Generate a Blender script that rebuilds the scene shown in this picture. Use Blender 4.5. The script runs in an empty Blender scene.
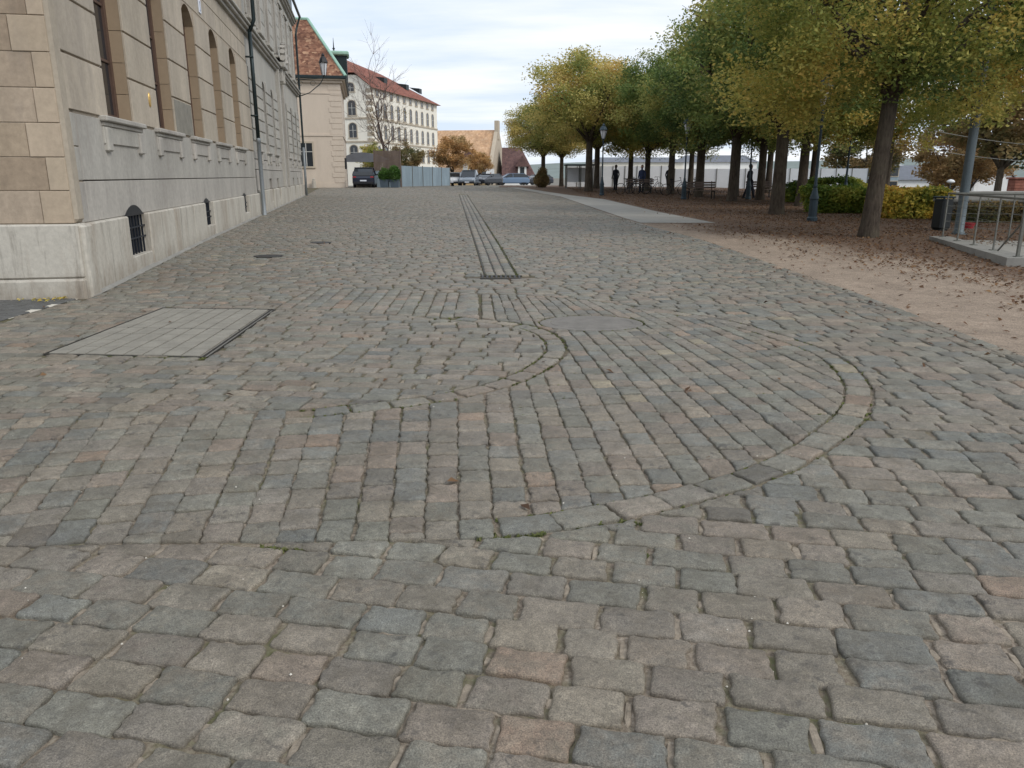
import bpy, math, random
import numpy as np
from mathutils import Vector, Matrix, noise as mnoise
R = math.radians
random.seed(7); rng = np.random.default_rng(7)
scene = bpy.context.scene
COL = scene.collection
CAMH, PITCH, FPX = 1.5, R(15.2), 768.0

# ---------------------------------------------------------------- terrain
PROF = [(-60,0),(10,0),(16,.09),(27,.17),(48,.30),(64,.50),(80,.45),(92,.35),(130,.0),(170,-.6),(4000,-3)]
PY = [p[0] for p in PROF]; PZ = [p[1] for p in PROF]
def sst(a,b,x):
    t = min(1,max(0,(x-a)/(b-a))); return t*t*(3-2*t)
def gz(x, y):
    z = float(np.interp(y, PY, PZ))
    return z - 2.6*sst(17,32,x)*sst(38,80,y)
def facx(y): return -5.40 - .1884*(y-9.6)
CURB = [(-5,4.2),(3,4.25),(6.3,4.33),(9.9,4.5),(13.4,4.35),(17.5,4.2),(21.1,3.8),(25.6,3.5),(46,2.75),(59.3,.6),(70,-1.2)]
def curbx(y): return float(np.interp(y,[c[0] for c in CURB],[c[1] for c in CURB]))
STRIP = [(22.7,5.9),(28.6,5.35),(41.2,4.85),(54.9,2.3),(66,.5)]
def stripx(y): return float(np.interp(y,[c[0] for c in STRIP],[c[1] for c in STRIP]))

# ---------------------------------------------------------------- object helpers
def tag(o, label=None, cat=None, group=None, kind=None):
    if label: o['label'] = label
    if cat: o['category'] = cat
    if group: o['group'] = group
    if kind: o['kind'] = kind
    return o
def empty(name, loc, rz=0, label=None, cat=None, group=None):
    o = bpy.data.objects.new(name, None); COL.objects.link(o)
    o.location = loc; o.rotation_euler = (0,0,rz); o.empty_display_size = .2
    return tag(o, label, cat, group)
def copy_tree(o, parent=None):
    c = o.copy(); COL.objects.link(c); c.parent = parent
    for ch in [k for k in ALL if k.parent == o]:
        copy_tree(ch, c)
    ALL.append(c)
    return c
ALL = []
class MB:
    def __init__(s): s.v=[]; s.f=[]; s.a=[]; s.smooth=False
    def add(s, vs, fs, a=0.0):
        n=len(s.v); s.v.extend([tuple(p) for p in vs]); s.f.extend([tuple(i+n for i in f) for f in fs]); s.a.extend([a]*len(fs)); return s
    def quad(s,a,b,c,d,t=0.0): return s.add([a,b,c,d],[(0,1,2,3)],t)
    def box(s,x0,x1,y0,y1,z0,z1,M=None,bev=0.0,a=0.0):
        if bev>0:
            b=min(bev,(x1-x0)*.45,(y1-y0)*.45,(z1-z0)*.45)
            vs=[];
            X=(x0,x1);Y=(y0,y1);Z=(z0,z1)
            idx={}
            for i in (0,1):
                for j in (0,1):
                    for k in (0,1):
                        sx=1-2*i;sy=1-2*j;sz=1-2*k
                        for ax in range(3):
                            p=[X[i]+sx*b,Y[j]+sy*b,Z[k]+sz*b]
                            p[ax]=(X[i],Y[j],Z[k])[ax]
                            idx[(i,j,k,ax)]=len(vs); vs.append(tuple(p))
            fs=[]
            I=idx
            for ax in range(3):
                for s0 in (0,1):
                    c=[]
                    for (u,w) in ((0,0),(1,0),(1,1),(0,1)):
                        k=[0,0,0]; k[ax]=s0; k[(ax+1)%3]=u; k[(ax+2)%3]=w
                        c.append(I[(k[0],k[1],k[2],ax)])
                    fs.append(tuple(c if s0 else c[::-1]))
            for ax in range(3):   # edges parallel to ax
                o1,o2=(ax+1)%3,(ax+2)%3
                for u in (0,1):
                    for w in (0,1):
                        k0=[0,0,0];k0[o1]=u;k0[o2]=w;k1=list(k0);k1[ax]=1
                        q=(I[(*k0,o1)],I[(*k1,o1)],I[(*k1,o2)],I[(*k0,o2)])
                        fs.append(q if (u+w)%2 else q[::-1])
            for i in (0,1):
                for j in (0,1):
                    for k in (0,1):
                        q=(I[(i,j,k,0)],I[(i,j,k,1)],I[(i,j,k,2)])
                        fs.append(q if (i+j+k)%2 else q[::-1])
        else:
            vs=[(x0,y0,z0),(x1,y0,z0),(x1,y1,z0),(x0,y1,z0),(x0,y0,z1),(x1,y0,z1),(x1,y1,z1),(x0,y1,z1)]
            fs=[(3,2,1,0),(4,5,6,7),(0,1,5,4),(1,2,6,5),(2,3,7,6),(3,0,4,7)]
        if M is not None: vs=[tuple(M@Vector(p)) for p in vs]
        return s.add(vs,fs,a)
    def tube(s,pts,rad,n=8,cap=True,a=0.0):
        pts=[Vector(p) for p in pts]
        if not hasattr(rad,'__len__'): rad=[rad]*len(pts)
        vs=[];fs=[]
        t0=(pts[1]-pts[0]).normalized()
        u=t0.orthogonal().normalized()
        for i,p in enumerate(pts):
            t=(pts[min(i+1,len(pts)-1)]-pts[max(i-1,0)]).normalized()
            u=(u-t*u.dot(t)).normalized(); w=t.cross(u)
            for k in range(n):
                an=2*math.pi*k/n
                vs.append(tuple(p+(u*math.cos(an)+w*math.sin(an))*rad[i]))
        for i in range(len(pts)-1):
            for k in range(n):
                fs.append((i*n+k,i*n+(k+1)%n,(i+1)*n+(k+1)%n,(i+1)*n+k))
        if cap:
            fs.append(tuple(range(n))[::-1]); fs.append(tuple((len(pts)-1)*n+k for k in range(n)))
        return s.add(vs,fs,a)
    def lathe(s,prof,cx=0,cy=0,n=16,M=None,a=0.0,sy=1.0):
        vs=[];fs=[]
        for (r,z) in prof:
            for k in range(n):
                an=2*math.pi*k/n; vs.append((cx+r*math.cos(an),cy+sy*r*math.sin(an),z))
        for i in range(len(prof)-1):
            for k in range(n):
                fs.append((i*n+k,i*n+(k+1)%n,(i+1)*n+(k+1)%n,(i+1)*n+k))
        fs.append(tuple(range(n))[::-1]); fs.append(tuple((len(prof)-1)*n+k for k in range(n)))
        if M is not None: vs=[tuple(M@Vector(p)) for p in vs]
        return s.add(vs,fs,a)
    def prism(s,poly,z0,z1,M=None,a=0.0):
        n=len(poly); vs=[(x,y,z0) for x,y in poly]+[(x,y,z1) for x,y in poly]
        fs=[tuple(range(n))[::-1],tuple(range(n,2*n))]+[(i,(i+1)%n,n+(i+1)%n,n+i) for i in range(n)]
        if M is not None: vs=[tuple(M@Vector(p)) for p in vs]
        return s.add(vs,fs,a)
    def build(s,name,mat,parent=None,smooth=False,world=False):
        """world=True: the shape is given in world space, parent is an unrotated Empty"""
        V=np.array(s.v,dtype=float)
        if world and parent is not None:
            p=parent; off=np.zeros(3)
            while p is not None: off+=np.array(p.location); p=p.parent
            V=V-off
        me=bpy.data.meshes.new(name); me.from_pydata(V.tolist(),[],s.f)
        if any(s.a):
            at=me.attributes.new('tone','FLOAT','FACE'); at.data.foreach_set('value',np.array(s.a,dtype=np.float32))
        me.materials.append(mat)
        if smooth: me.polygons.foreach_set('use_smooth',[True]*len(me.polygons))
        me.update()
        o=bpy.data.objects.new(name,me); COL.objects.link(o); o.parent=parent; ALL.append(o)
        return o
def np_mesh(name,V,F,mat,tone=None,parent=None,smooth=False):
    """V (n,3), F (m,4) arrays"""
    me=bpy.data.meshes.new(name); m,k=F.shape
    me.vertices.add(len(V)); me.vertices.foreach_set('co',V.astype(np.float32).ravel())
    me.loops.add(m*k); me.loops.foreach_set('vertex_index',F.astype(np.int32).ravel())
    me.polygons.add(m); me.polygons.foreach_set('loop_start',np.arange(0,m*k,k,dtype=np.int32))
    me.polygons.foreach_set('loop_total',np.full(m,k,dtype=np.int32))
    if smooth: me.polygons.foreach_set('use_smooth',np.ones(m,dtype=bool))
    if tone is not None:
        at=me.attributes.new('tone','FLOAT','FACE'); at.data.foreach_set('value',tone.astype(np.float32))
    me.materials.append(mat); me.update(calc_edges=True); me.validate()
    o=bpy.data.objects.new(name,me); COL.objects.link(o); o.parent=parent; ALL.append(o)
    return o

# ---------------------------------------------------------------- materials
def s2l(c):
    return tuple(((v/255)/12.92 if v/255<=.04045 else (((v/255)+.055)/1.055)**2.4) for v in c)
class NT:
    def __init__(s,name):
        s.m=bpy.data.materials.new(name); s.m.use_nodes=True; s.t=s.m.node_tree; s.n=s.t.nodes; s.l=s.t.links
        s.b=s.n['Principled BSDF']
        s.tc=s.n.new('ShaderNodeTexCoord')
    def node(s,typ,**kw):
        n=s.n.new(typ)
        for k,v in kw.items():
            if k.startswith('i_'):
                key=k[2:]; key=int(key) if key.isdigit() else key.replace('_',' ')
                if isinstance(v,bpy.types.NodeSocket): s.l.new(v,n.inputs[key])
                else: n.inputs[key].default_value=v
            else: setattr(n,k,v)
        return n
    def noise(s,scale,detail=4,rough=.6,vec=None,typ='Object',stretch=None):
        v=vec or s.tc.outputs[typ]
        if stretch:
            mp=s.node('ShaderNodeMapping'); mp.inputs['Scale'].default_value=stretch; s.l.new(v,mp.inputs['Vector']); v=mp.outputs[0]
        n=s.node('ShaderNodeTexNoise',i_Scale=scale,i_Detail=detail,i_Roughness=rough); s.l.new(v,n.inputs['Vector'])
        return n.outputs['Fac']
    def ramp(s,fac,stops,interp='LINEAR'):
        r=s.node('ShaderNodeValToRGB'); r.color_ramp.interpolation=interp
        e=r.color_ramp.elements
        while len(e)<len(stops): e.new(.5)
        for i,(p,c) in enumerate(stops):
            e[i].position=p; c=c if hasattr(c,'__len__') else (c,c,c); e[i].color=(*c,1)
        s.l.new(fac,r.inputs[0]); return r.outputs[0]
    def mix(s,fac,a,b,mode='MIX'):
        n=s.node('ShaderNodeMix',data_type='RGBA',blend_type=mode)
        for ix,v in ((0,fac),(6,a),(7,b)):
            sock=n.inputs[ix]
            if isinstance(v,bpy.types.NodeSocket): s.l.new(v,sock)
            elif ix==0: sock.default_value=v
            else: sock.default_value=(*v,1)
        return n.outputs[2]
    def math(s,op,a,b=0.0,c=None):
        n=s.node('ShaderNodeMath',operation=op)
        for i,v in enumerate((a,b,c)):
            if v is None: continue
            if isinstance(v,bpy.types.NodeSocket): s.l.new(v,n.inputs[i])
            else: n.inputs[i].default_value=v
        return n.outputs[0]
    def attr(s,name='tone'):
        return s.node('ShaderNodeAttribute',attribute_name=name).outputs['Fac']
    def island(s): return s.node('ShaderNodeNewGeometry').outputs['Random Per Island']
    def bump(s,h,strength=.3,dist=.01,prev=None):
        b=s.node('ShaderNodeBump',i_Strength=strength,i_Distance=dist); s.l.new(h,b.inputs['Height'])
        if prev: s.l.new(prev,b.inputs['Normal'])
        return b.outputs[0]
    def done(s,color,rough=.8,normal=None,spec=None,metal=None):
        if isinstance(color,bpy.types.NodeSocket): s.l.new(color,s.b.inputs['Base Color'])
        else: s.b.inputs['Base Color'].default_value=(*color,1)
        if isinstance(rough,bpy.types.NodeSocket): s.l.new(rough,s.b.inputs['Roughness'])
        else: s.b.inputs['Roughness'].default_value=rough
        if normal: s.l.new(normal,s.b.inputs['Normal'])
        if spec is not None: s.b.inputs['Specular IOR Level'].default_value=spec
        if metal is not None: s.b.inputs['Metallic'].default_value=metal
        return s.m
def mat_plain(name,c,var=.15,scale=3,rough=.8,bump=.1,bscale=40,metal=0,spec=.4,streak=False):
    t=NT(name); c=s2l(c)
    n1=t.noise(scale,5,.65,stretch=(1,1,.25) if streak else None); n2=t.noise(scale*9,4,.6)
    a=t.ramp(n1,[(.3,1-var*1.3),(.7,1+var)]); b=t.ramp(n2,[(.3,1-var*.5),(.7,1+var*.5)])
    col=t.mix(1,t.mix(1,c,a,'MULTIPLY'),b,'MULTIPLY')
    return t.done(col,rough,t.bump(t.noise(bscale,4,.6),bump,.01) if bump else None,spec,metal)
def mat_stone(name,cols,var=.12,dirt=(.45,.4,.36),dirtamt=.25,streak=True,bump=.25,tone=1.0):
    """building stone: per-block colour, grain, grime"""
    t=NT(name); cols=[tuple(v*tone for v in s2l(c)) for c in cols]; k=len(cols)
    base=t.ramp(t.island(),[(i/max(1,k-1),c) for i,c in enumerate(cols)]) if k>1 else cols[0]
    n1=t.noise(1.1,6,.7,stretch=(1,1,.4) if streak else None); n2=t.noise(14,5,.7); n3=t.noise(90,3,.6)
    col=t.mix(1,base,t.ramp(n1,[(.3,1-var),(.7,1+var)]),'MULTIPLY')
    col=t.mix(1,col,t.ramp(n2,[(.3,1-var*.6),(.7,1+var*.6)]),'MULTIPLY')
    col=t.mix(t.ramp(t.noise(.8,7,.75,stretch=(1.7,1.7,.35)),[(.52,0),(.75,dirtamt)]),col,tuple(d*.5 for d in dirt))
    h=t.mix(.5,n2,n3)
    return t.done(col,.9,t.bump(h,bump,.012),.25)
M={}
def mk():
    # cobbles
    t=NT('cobble_granite')
    isl=t.island(); wn=t.node('ShaderNodeTexWhiteNoise',noise_dimensions='1D'); t.l.new(isl,wn.inputs['W'])
    c=s2l
    base=t.ramp(isl,[(0,c((117,119,112))),(.12,c((131,124,114))),(.24,c((121,123,116))),(.36,c((134,125,116))),(.45,c((111,116,114))),
        (.55,c((128,123,113))),(.63,c((134,121,110))),(.71,c((116,118,109))),(.79,c((126,121,114))),(.86,c((104,110,110))),(.91,c((138,130,117))),(.955,c((142,121,105))),(.975,c((98,97,94))),(.99,c((152,143,122)))],'CONSTANT')
    sep=t.node('ShaderNodeSeparateColor'); t.l.new(wn.outputs['Color'],sep.inputs[0])
    base=t.mix(.24,base,c((126,119,107)))
    base=t.mix(t.ramp(t.noise(11,5,.7),[(.38,0),(.62,.42)]),base,t.mix(sep.outputs[1],c((112,114,104)),c((138,124,108))))
    base=t.mix(1,base,t.ramp(sep.outputs[0],[(0,.84),(1,1.13)]),'MULTIPLY')
    n1=t.noise(7,6,.7); n2=t.noise(45,5,.7); n3=t.noise(230,3,.7)
    col=t.mix(1,base,t.ramp(n1,[(.3,.74),(.7,1.22)]),'MULTIPLY')
    col=t.mix(1,col,t.ramp(n2,[(.3,.70),(.7,1.26)]),'MULTIPLY')
    col=t.mix(1,col,t.ramp(n3,[(.33,.5),(.5,1.0),(.68,1.55)]),'MULTIPLY')
    blot=t.ramp(t.noise(19,5,.65),[(.57,0),(.64,.6)])
    blot=t.mix(1,blot,t.ramp(t.noise(2.3,3,.5),[(.45,0),(.6,1)]),'MULTIPLY')
    col=t.mix(blot,col,(.035,.036,.038))
    lich=t.mix(1,t.ramp(t.noise(24,5,.7),[(.62,0),(.70,.4)]),t.ramp(t.noise(1.3,2,.5),[(.45,0),(.6,1)]),'MULTIPLY')
    col=t.mix(lich,col,c((168,160,140)))
    # broad wear / dirt patches of the square
    col=t.mix(t.ramp(t.noise(.35,4,.6),[(.4,0),(.65,.22)]),col,c((128,118,106)))
    edge=t.ramp(t.noise(5,5,.7),[(.50,0),(.62,.35)]); col=t.mix(edge,col,c((86,80,68))); col=t.mix(1,col,(1.0,.985,.95),'MULTIPLY'); h=t.mix(.45,n2,n3); h2=t.mix(.35,h,n1)
    M['cobble']=t.done(col,t.ramp(n2,[(.3,.50),(.7,.74)]),t.bump(h2,.8,.018),.5)
    # joint bed
    t=NT('joint_bed')
    sand=t.ramp(t.noise(60,5,.8),[(.3,c((84,76,66))),(.5,c((138,126,112))),(.7,c((178,168,154)))])
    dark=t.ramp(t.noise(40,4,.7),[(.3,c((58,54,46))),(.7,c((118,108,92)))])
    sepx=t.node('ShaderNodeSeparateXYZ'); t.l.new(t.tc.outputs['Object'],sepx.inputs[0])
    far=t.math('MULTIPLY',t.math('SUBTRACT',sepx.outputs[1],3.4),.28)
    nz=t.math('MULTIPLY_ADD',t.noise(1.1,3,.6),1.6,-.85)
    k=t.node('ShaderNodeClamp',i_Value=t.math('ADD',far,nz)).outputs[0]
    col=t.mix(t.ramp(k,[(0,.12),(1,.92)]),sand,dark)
    green=t.mix(1,t.ramp(t.noise(1.7,4,.7),[(.44,0),(.62,.8)]),t.ramp(t.noise(30,3,.6),[(.35,0),(.55,1)]),'MULTIPLY')
    col=t.mix(green,col,c((88,92,58)))
    M['bed']=t.done(col,.95,t.bump(t.noise(120,4,.7),.6,.01),.2)
    # gravel / trodden ground with leaf mush
    t=NT('sandy_gravel')
    sp=t.node('ShaderNodeSeparateXYZ'); t.l.new(t.tc.outputs['Object'],sp.inputs[0])
    g=t.ramp(t.noise(75,4,.8),[(.3,c((96,84,74))),(.5,c((148,132,116))),(.7,c((196,180,162)))])
    g=t.mix(1,g,t.ramp(t.noise(1.6,5,.6),[(.3,.82),(.7,1.12)]),'MULTIPLY'); g=t.mix(1,g,t.ramp(t.noise(9,6,.8),[(.3,.72),(.7,1.2)]),'MULTIPLY')
    l=t.ramp(t.noise(17,5,.8),[(.3,c((58,45,37))),(.5,c((90,71,58))),(.68,c((124,100,82)))])
    a=t.math('MULTIPLY',t.math('SUBTRACT',sp.outputs[0],5.6),.55)
    a=t.math('ADD',a,t.math('MULTIPLY_ADD',t.noise(.8,6,.7,stretch=(1,.35,1)),3.4,-1.8))
    a=t.math('ADD',a,t.math('MULTIPLY',t.math('MAXIMUM',t.math('SUBTRACT',sp.outputs[1],14),-3.5),.13))
    a=t.math('ADD',a,t.math('MULTIPLY_ADD',t.noise(11,6,.85),3.2,-1.6))
    k=t.node('ShaderNodeClamp',i_Value=a).outputs[0]
    wood=t.math('LESS_THAN',sp.outputs[0],21)
    M['gravel']=t.done(t.mix(t.ramp(k,[(0,0),(1,.86)]),g,l),.95,t.bump(t.noise(60,5,.8),.5,.015),.2)
    M['sand']=mat_plain('pale_joint_sand',(146,135,120),.3,30,.95,.6,200)
    M['asphalt']=mat_plain('pale_asphalt',(148,145,138),.10,1.2,.9,.3,180)
    M['far_ground']=mat_plain('distant_ground',(112,108,98),.2,.2,.95,0)
    M['basalt']=mat_plain('dark_setts',(92,92,90),.2,9,.85,.3,60)
    M['lime']=mat_plain('lime_mortar',(205,200,188),.12,30,.9,.3,90)
    M['hatch']=mat_plain('pale_hatch_slab',(136,132,122),.14,5,.9,.3,120)
    M['iron']=mat_plain('cast_iron',(58,56,54),.2,9,.55,.3,80,metal=.6)
    M['steel']=mat_plain('weathered_steel',(92,90,86),.15,9,.5,.2,80,metal=.7)
    M['manhole']=mat_plain('worn_concrete_cover',(118,114,108),.16,6,.85,.4,90)
    M['concrete']=mat_plain('kerb_concrete',(138,136,130),.14,1.4,.9,.3,120,streak=True)
    # buildings
    M['block']=mat_stone('tan_stone_blocks',[(164,148,128),(176,160,138),(152,136,116),(170,152,128),(158,144,126)],dirtamt=.3)
    M['block_dark']=mat_stone('brown_weathered_blocks',[(150,134,116),(160,144,124),(172,157,140),(154,138,119)],.24,dirtamt=.55)
    M['quoin']=mat_stone('pale_corner_blocks',[(180,164,144),(172,156,136),(186,171,150)],.16,dirtamt=.4)
    M['jamb']=mat_stone('warm_jamb_stone',[(158,140,118),(152,134,112),(164,146,124)],.08,dirtamt=.15)
    M['mortar']=mat_stone('pale_mortar',[(168,156,140)],.1,dirtamt=.2)
    M['grey_stone']=mat_stone('grey_molasse',[(170,167,159),(164,160,153),(176,171,163)],.19,dirtamt=.6)
    M['pier']=mat_stone('grey_beige_blocks',[(176,166,150),(168,158,143),(182,171,155),(164,155,142)],.17,dirtamt=.5)
    M['grey_block']=mat_stone('cool_grey_blocks',[(174,172,164),(166,163,156),(180,176,167)],.1,dirtamt=.35)
    M['groove']=mat_plain('dark_joint_stone',(92,86,78),.15,4,.95,0)  # even dark brown-grey stone, used for the pebble wall core
    t=NT('limestone_plinth')
    n1=t.noise(1.3,6,.75,stretch=(1.5,1.5,.3)); n2=t.noise(16,5,.7)
    col=t.mix(1,c((190,185,174)),t.ramp(n2,[(.3,.86),(.7,1.08)]),'MULTIPLY')
    col=t.mix(t.ramp(n1,[(.48,0),(.72,.6)]),col,c((128,108,88)))
    sz_=t.node('ShaderNodeSeparateXYZ'); t.l.new(t.tc.outputs['Object'],sz_.inputs[0])
    low=t.math('ADD',t.math('MULTIPLY_ADD',sz_.outputs[2],-2.2,.95),t.math('MULTIPLY_ADD',t.noise(3.5,6,.8,stretch=(1.4,1.4,.5)),2.2,-1.25))
    lowc=t.node('ShaderNodeClamp',i_Value=low).outputs[0]
    col=t.mix(t.math('MULTIPLY',lowc,.55),col,c((112,98,82)))
    col=t.mix(t.ramp(t.noise(2.1,7,.8,stretch=(3,3,.22)),[(.54,0),(.68,.55)]),col,c((96,88,78))); M['plinth']=t.done(col,.9,t.bump(n2,.3,.012),.25)
    M['glass']=mat_plain('dark_window_glass',(44,48,52),.1,2,.08,0,spec=.6)
    M['winframe']=mat_plain('brown_window_frame',(92,72,62),.1,5,.5,.1)
    M['white_frame']=mat_plain('pale_window_frame',(190,188,182),.08,5,.5,.1)
    M['grille']=mat_plain('dark_blue_grille',(38,44,54),.1,5,.5,.1,metal=.4)
    M['pipe_dark']=mat_plain('dark_green_pipe',(40,52,54),.12,3,.45,.1,metal=.4,streak=True)
    M['pipe_grey']=mat_plain('galvanised_pipe',(140,146,150),.15,3,.5,.1,metal=.3,streak=True)
    M['gold']=mat_plain('brass_plaque',(204,170,104),.1,9,.4,0,metal=.5)
    M['plaque']=mat_plain('white_enamel',(214,218,226),.03,5,.35,0)
    M['blue_ink']=mat_plain('blue_enamel',(40,58,120),.03,5,.35,0)
    M['beige_wall']=mat_stone('beige_render',[(202,188,172)],.05,dirtamt=.18,bump=.08)
    M['cream_wall']=mat_stone('cream_render',[(238,233,220)],.03,dirtamt=.1,bump=.05)
    M['ochre_wall']=mat_stone('ochre_render',[(214,184,138)],.06,dirtamt=.15,bump=.05)
    M['white_wall']=mat_stone('white_render',[(236,236,233)],.03,dirtamt=.1,bump=.05)
    M['trim']=mat_stone('sandstone_trim',[(184,172,154)],.08,dirtamt=.2)
    def roof(name,cols,sc):
        t=NT(name); cs=[s2l(q) for q in cols]
        v=t.node('ShaderNodeTexVoronoi',i_Scale=sc); t.l.new(t.tc.outputs['Object'],v.inputs['Vector'])
        sp=t.node('ShaderNodeSeparateColor'); t.l.new(v.outputs['Color'],sp.inputs[0])
        col=t.ramp(sp.outputs[0],[(i/(len(cs)-1),q) for i,q in enumerate(cs)])
        col=t.mix(1,col,t.ramp(t.noise(.6,5,.7),[(.3,.78),(.7,1.15)]),'MULTIPLY')
        w=t.node('ShaderNodeTexWave',wave_type='BANDS',bands_direction='Z',i_Scale=1.6,i_Distortion=.5); t.l.new(t.tc.outputs['Object'],w.inputs['Vector'])
        return t.done(col,.9,t.bump(w.outputs['Fac'],.4,.04),.2)
    M['roof_brown']=roof('mottled_brown_tiles',[(96,66,54),(126,90,72),(150,112,90),(108,76,62),(168,134,108)],4.5)
    M['roof_red']=roof('red_clay_tiles',[(128,82,70),(144,94,80),(118,74,64),(152,104,90)],3)
    M['roof_orange']=roof('orange_clay_tiles',[(190,154,120),(202,166,132),(178,142,112),(208,176,144)],3)
    M['roof_dark']=roof('dark_plum_tiles',[(98,76,74),(112,88,84),(86,68,68)],3)
    M['roof_slate']=mat_plain('grey_slate',(108,112,120),.12,2,.7,.1)
    M['copper']=mat_plain('green_copper',(150,186,168),.12,4,.6,.1)
    M['wood']=mat_plain('grey_brown_boards',(112,98,90),.22,2.5,.9,.2,30,streak=True)
    M['hoard']=mat_plain('blue_grey_sheet_metal',(142,158,168),.14,1.5,.55,.1,metal=.2,streak=True)
    M['white_board']=mat_plain('white_hoarding_board',(222,224,226),.05,.8,.7,0)
    M['planter']=mat_plain('blue_grey_planter',(78,90,100),.1,3,.6,.1)
    t=NT('ridged_bark'); r_=t.noise(9,6,.7,stretch=(2.6,2.6,.45)); col=t.mix(1,s2l((80,71,62)),t.ramp(r_,[(.32,.45),(.5,1),(.7,1.6)]),'MULTIPLY'); col=t.mix(t.ramp(t.noise(2.2,4,.6),[(.45,0),(.65,.4)]),col,s2l((104,98,82)))
    M['bark']=t.done(col,.95,t.bump(r_,1,.06),.2)
    M['bark_pale']=mat_plain('brown_grey_bark',(92,80,68),.3,6,.95,.9,30,streak=True)
    M['twig']=mat_plain('bare_twigs',(104,90,84),.2,5,.9,0)
    M['lamp_blue']=mat_plain('blue_green_lamp_paint',(54,68,76),.14,4,.5,.15,metal=.3)
    M['lamp_glass']=mat_plain('milky_lantern_glass',(206,208,212),.04,5,.3,0)
    M['mast']=mat_plain('grey_mast_paint',(92,102,106),.12,2,.5,.1,metal=.3,streak=True)
    M['bin']=mat_plain('charcoal_bin',(32,37,39),.1,4,.5,.1)
    M['rail']=mat_plain('galvanised_rail',(112,112,106),.12,5,.5,.1,metal=.4)
    M['pebble']=mat_stone('pebble_wall',[(84,82,76)],.25,dirtamt=.4)
    M['rubber']=mat_plain('black_rubber',(28,28,29),.1,9,.85,0)
    M['alloy']=mat_plain('grey_alloy',(140,142,145),.05,9,.35,0,metal=.7)
    M['red_light']=mat_plain('red_lens',(150,28,26),.03,9,.25,0)
    M['clear_light']=mat_plain('clear_lens',(210,214,218),.03,9,.15,0)
    M['trim_black']=mat_plain('black_plastic',(34,35,38),.08,9,.5,0)
    for nm,cc in dict(navy=(30,36,52),grey=(120,130,140),white=(212,214,216),blue=(110,132,158),dark=(52,56,64)).items():
        mm=mat_plain('car_paint_'+nm,cc,.02,2,.25,0); mm.node_tree.nodes['Principled BSDF'].inputs['Coat Weight'].default_value=.6; M['car_'+nm]=mm
    M['skin']=mat_plain('skin',(190,150,128),.05,9,.6,0)
    M['hair']=mat_plain('hair',(60,48,40),.1,9,.8,0)
    M['cloth_dark']=mat_plain('dark_clothes',(42,44,54),.12,9,.9,0)
    M['cloth_blue']=mat_plain('blue_clothes',(56,66,96),.12,9,.9,0)
    M['cloth_red']=mat_plain('red_clothes',(160,56,60),.12,9,.9,0)
    def leaf(name,cols,rough=.6):
        t=NT(name); cs=[s2l(q) for q in cols]
        col=t.ramp(t.attr(),[(i/(len(cs)-1),q) for i,q in enumerate(cs)])
        col=t.mix(1,col,t.ramp(t.noise(3,3,.6),[(.3,1.05),(.7,1.55)]),'MULTIPLY')
        m=t.done(col,rough,None,.3)
        tr=t.n.new('ShaderNodeBsdfTranslucent'); t.l.new(col,tr.inputs[0])
        mx=t.n.new('ShaderNodeMixShader'); mx.inputs[0].default_value=.4
        out=t.n['Material Output']; t.l.new(t.b.outputs[0],mx.inputs[1]); t.l.new(tr.outputs[0],mx.inputs[2]); t.l.new(mx.outputs[0],out.inputs[0])
        return m
    M['leaf_green']=leaf('green_autumn_leaves',[(72,90,52),(84,104,58),(100,118,64),(118,130,70),(146,146,82),(166,156,90)])
    M['leaf_mixed']=leaf('green_and_gold_leaves',[(82,98,54),(102,118,60),(128,136,70),(152,150,80),(176,164,88),(184,156,84)])
    M['leaf_yellow']=leaf('yellow_ochre_leaves',[(108,118,66),(138,140,78),(166,158,92),(186,172,104),(196,178,112),(188,158,102)])
    M['leaf_olive']=leaf('olive_far_leaves',[(72,78,52),(92,94,60),(110,104,68),(128,112,74),(140,116,78),(120,104,72)])
    M['leaf_orange']=leaf('orange_far_leaves',[(144,118,78),(162,128,82),(178,140,90),(156,122,84),(176,150,106),(134,116,80)])
    M['leaf_russet']=leaf('russet_far_leaves',[(120,104,70),(140,116,76),(156,124,82),(132,108,76),(160,134,92),(110,100,68)])
    M['leaf_hedge']=leaf('green_hedge_leaves',[(62,84,38),(82,106,46),(102,122,52),(124,138,60),(148,150,66),(164,158,74)])
    M['leaf_gold']=leaf('golden_hedge_leaves',[(92,108,52),(130,134,60),(178,164,74),(204,180,84),(196,160,78),(170,124,66)])
    M['leaf_conifer']=leaf('fresh_green_shrub_leaves',[(58,86,40),(72,104,46),(86,120,52),(60,86,44),(96,124,60),(70,96,44)])
    M['leaf_fallen']=leaf('fallen_brown_leaves',[(66,50,40),(84,64,50),(104,80,60),(122,96,70),(92,62,48),(140,112,80)],.8)
    M['moss']=leaf('joint_moss',[(76,84,50),(88,94,56),(98,104,62),(110,112,70)],.95)
mk()

# ================================================================ THE GROUND
def sheet(name,xf,ys,dz,mat,kind='structure',nx=10):
    """sheet following the terrain; xf(y)->(x0,x1)"""
    V=[];F=[]
    for y in ys:
        a,b=xf(y)
        for i in range(nx+1):
            x=a+(b-a)*(i/nx); V.append((x,y,gz(x,y)+dz))
    for j in range(len(ys)-1):
        for i in range(nx):
            q=j*(nx+1)+i; F.append((q,q+1,q+nx+2,q+nx+1))
    o=np_mesh(name,np.array(V),np.array(F),mat,smooth=True)
    tag(o,kind=kind); return o
ys=[-60,-20,-5]+[i*1.0 for i in range(0,131)]+[150,170,200,300,500,900,1600,3000]
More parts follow.
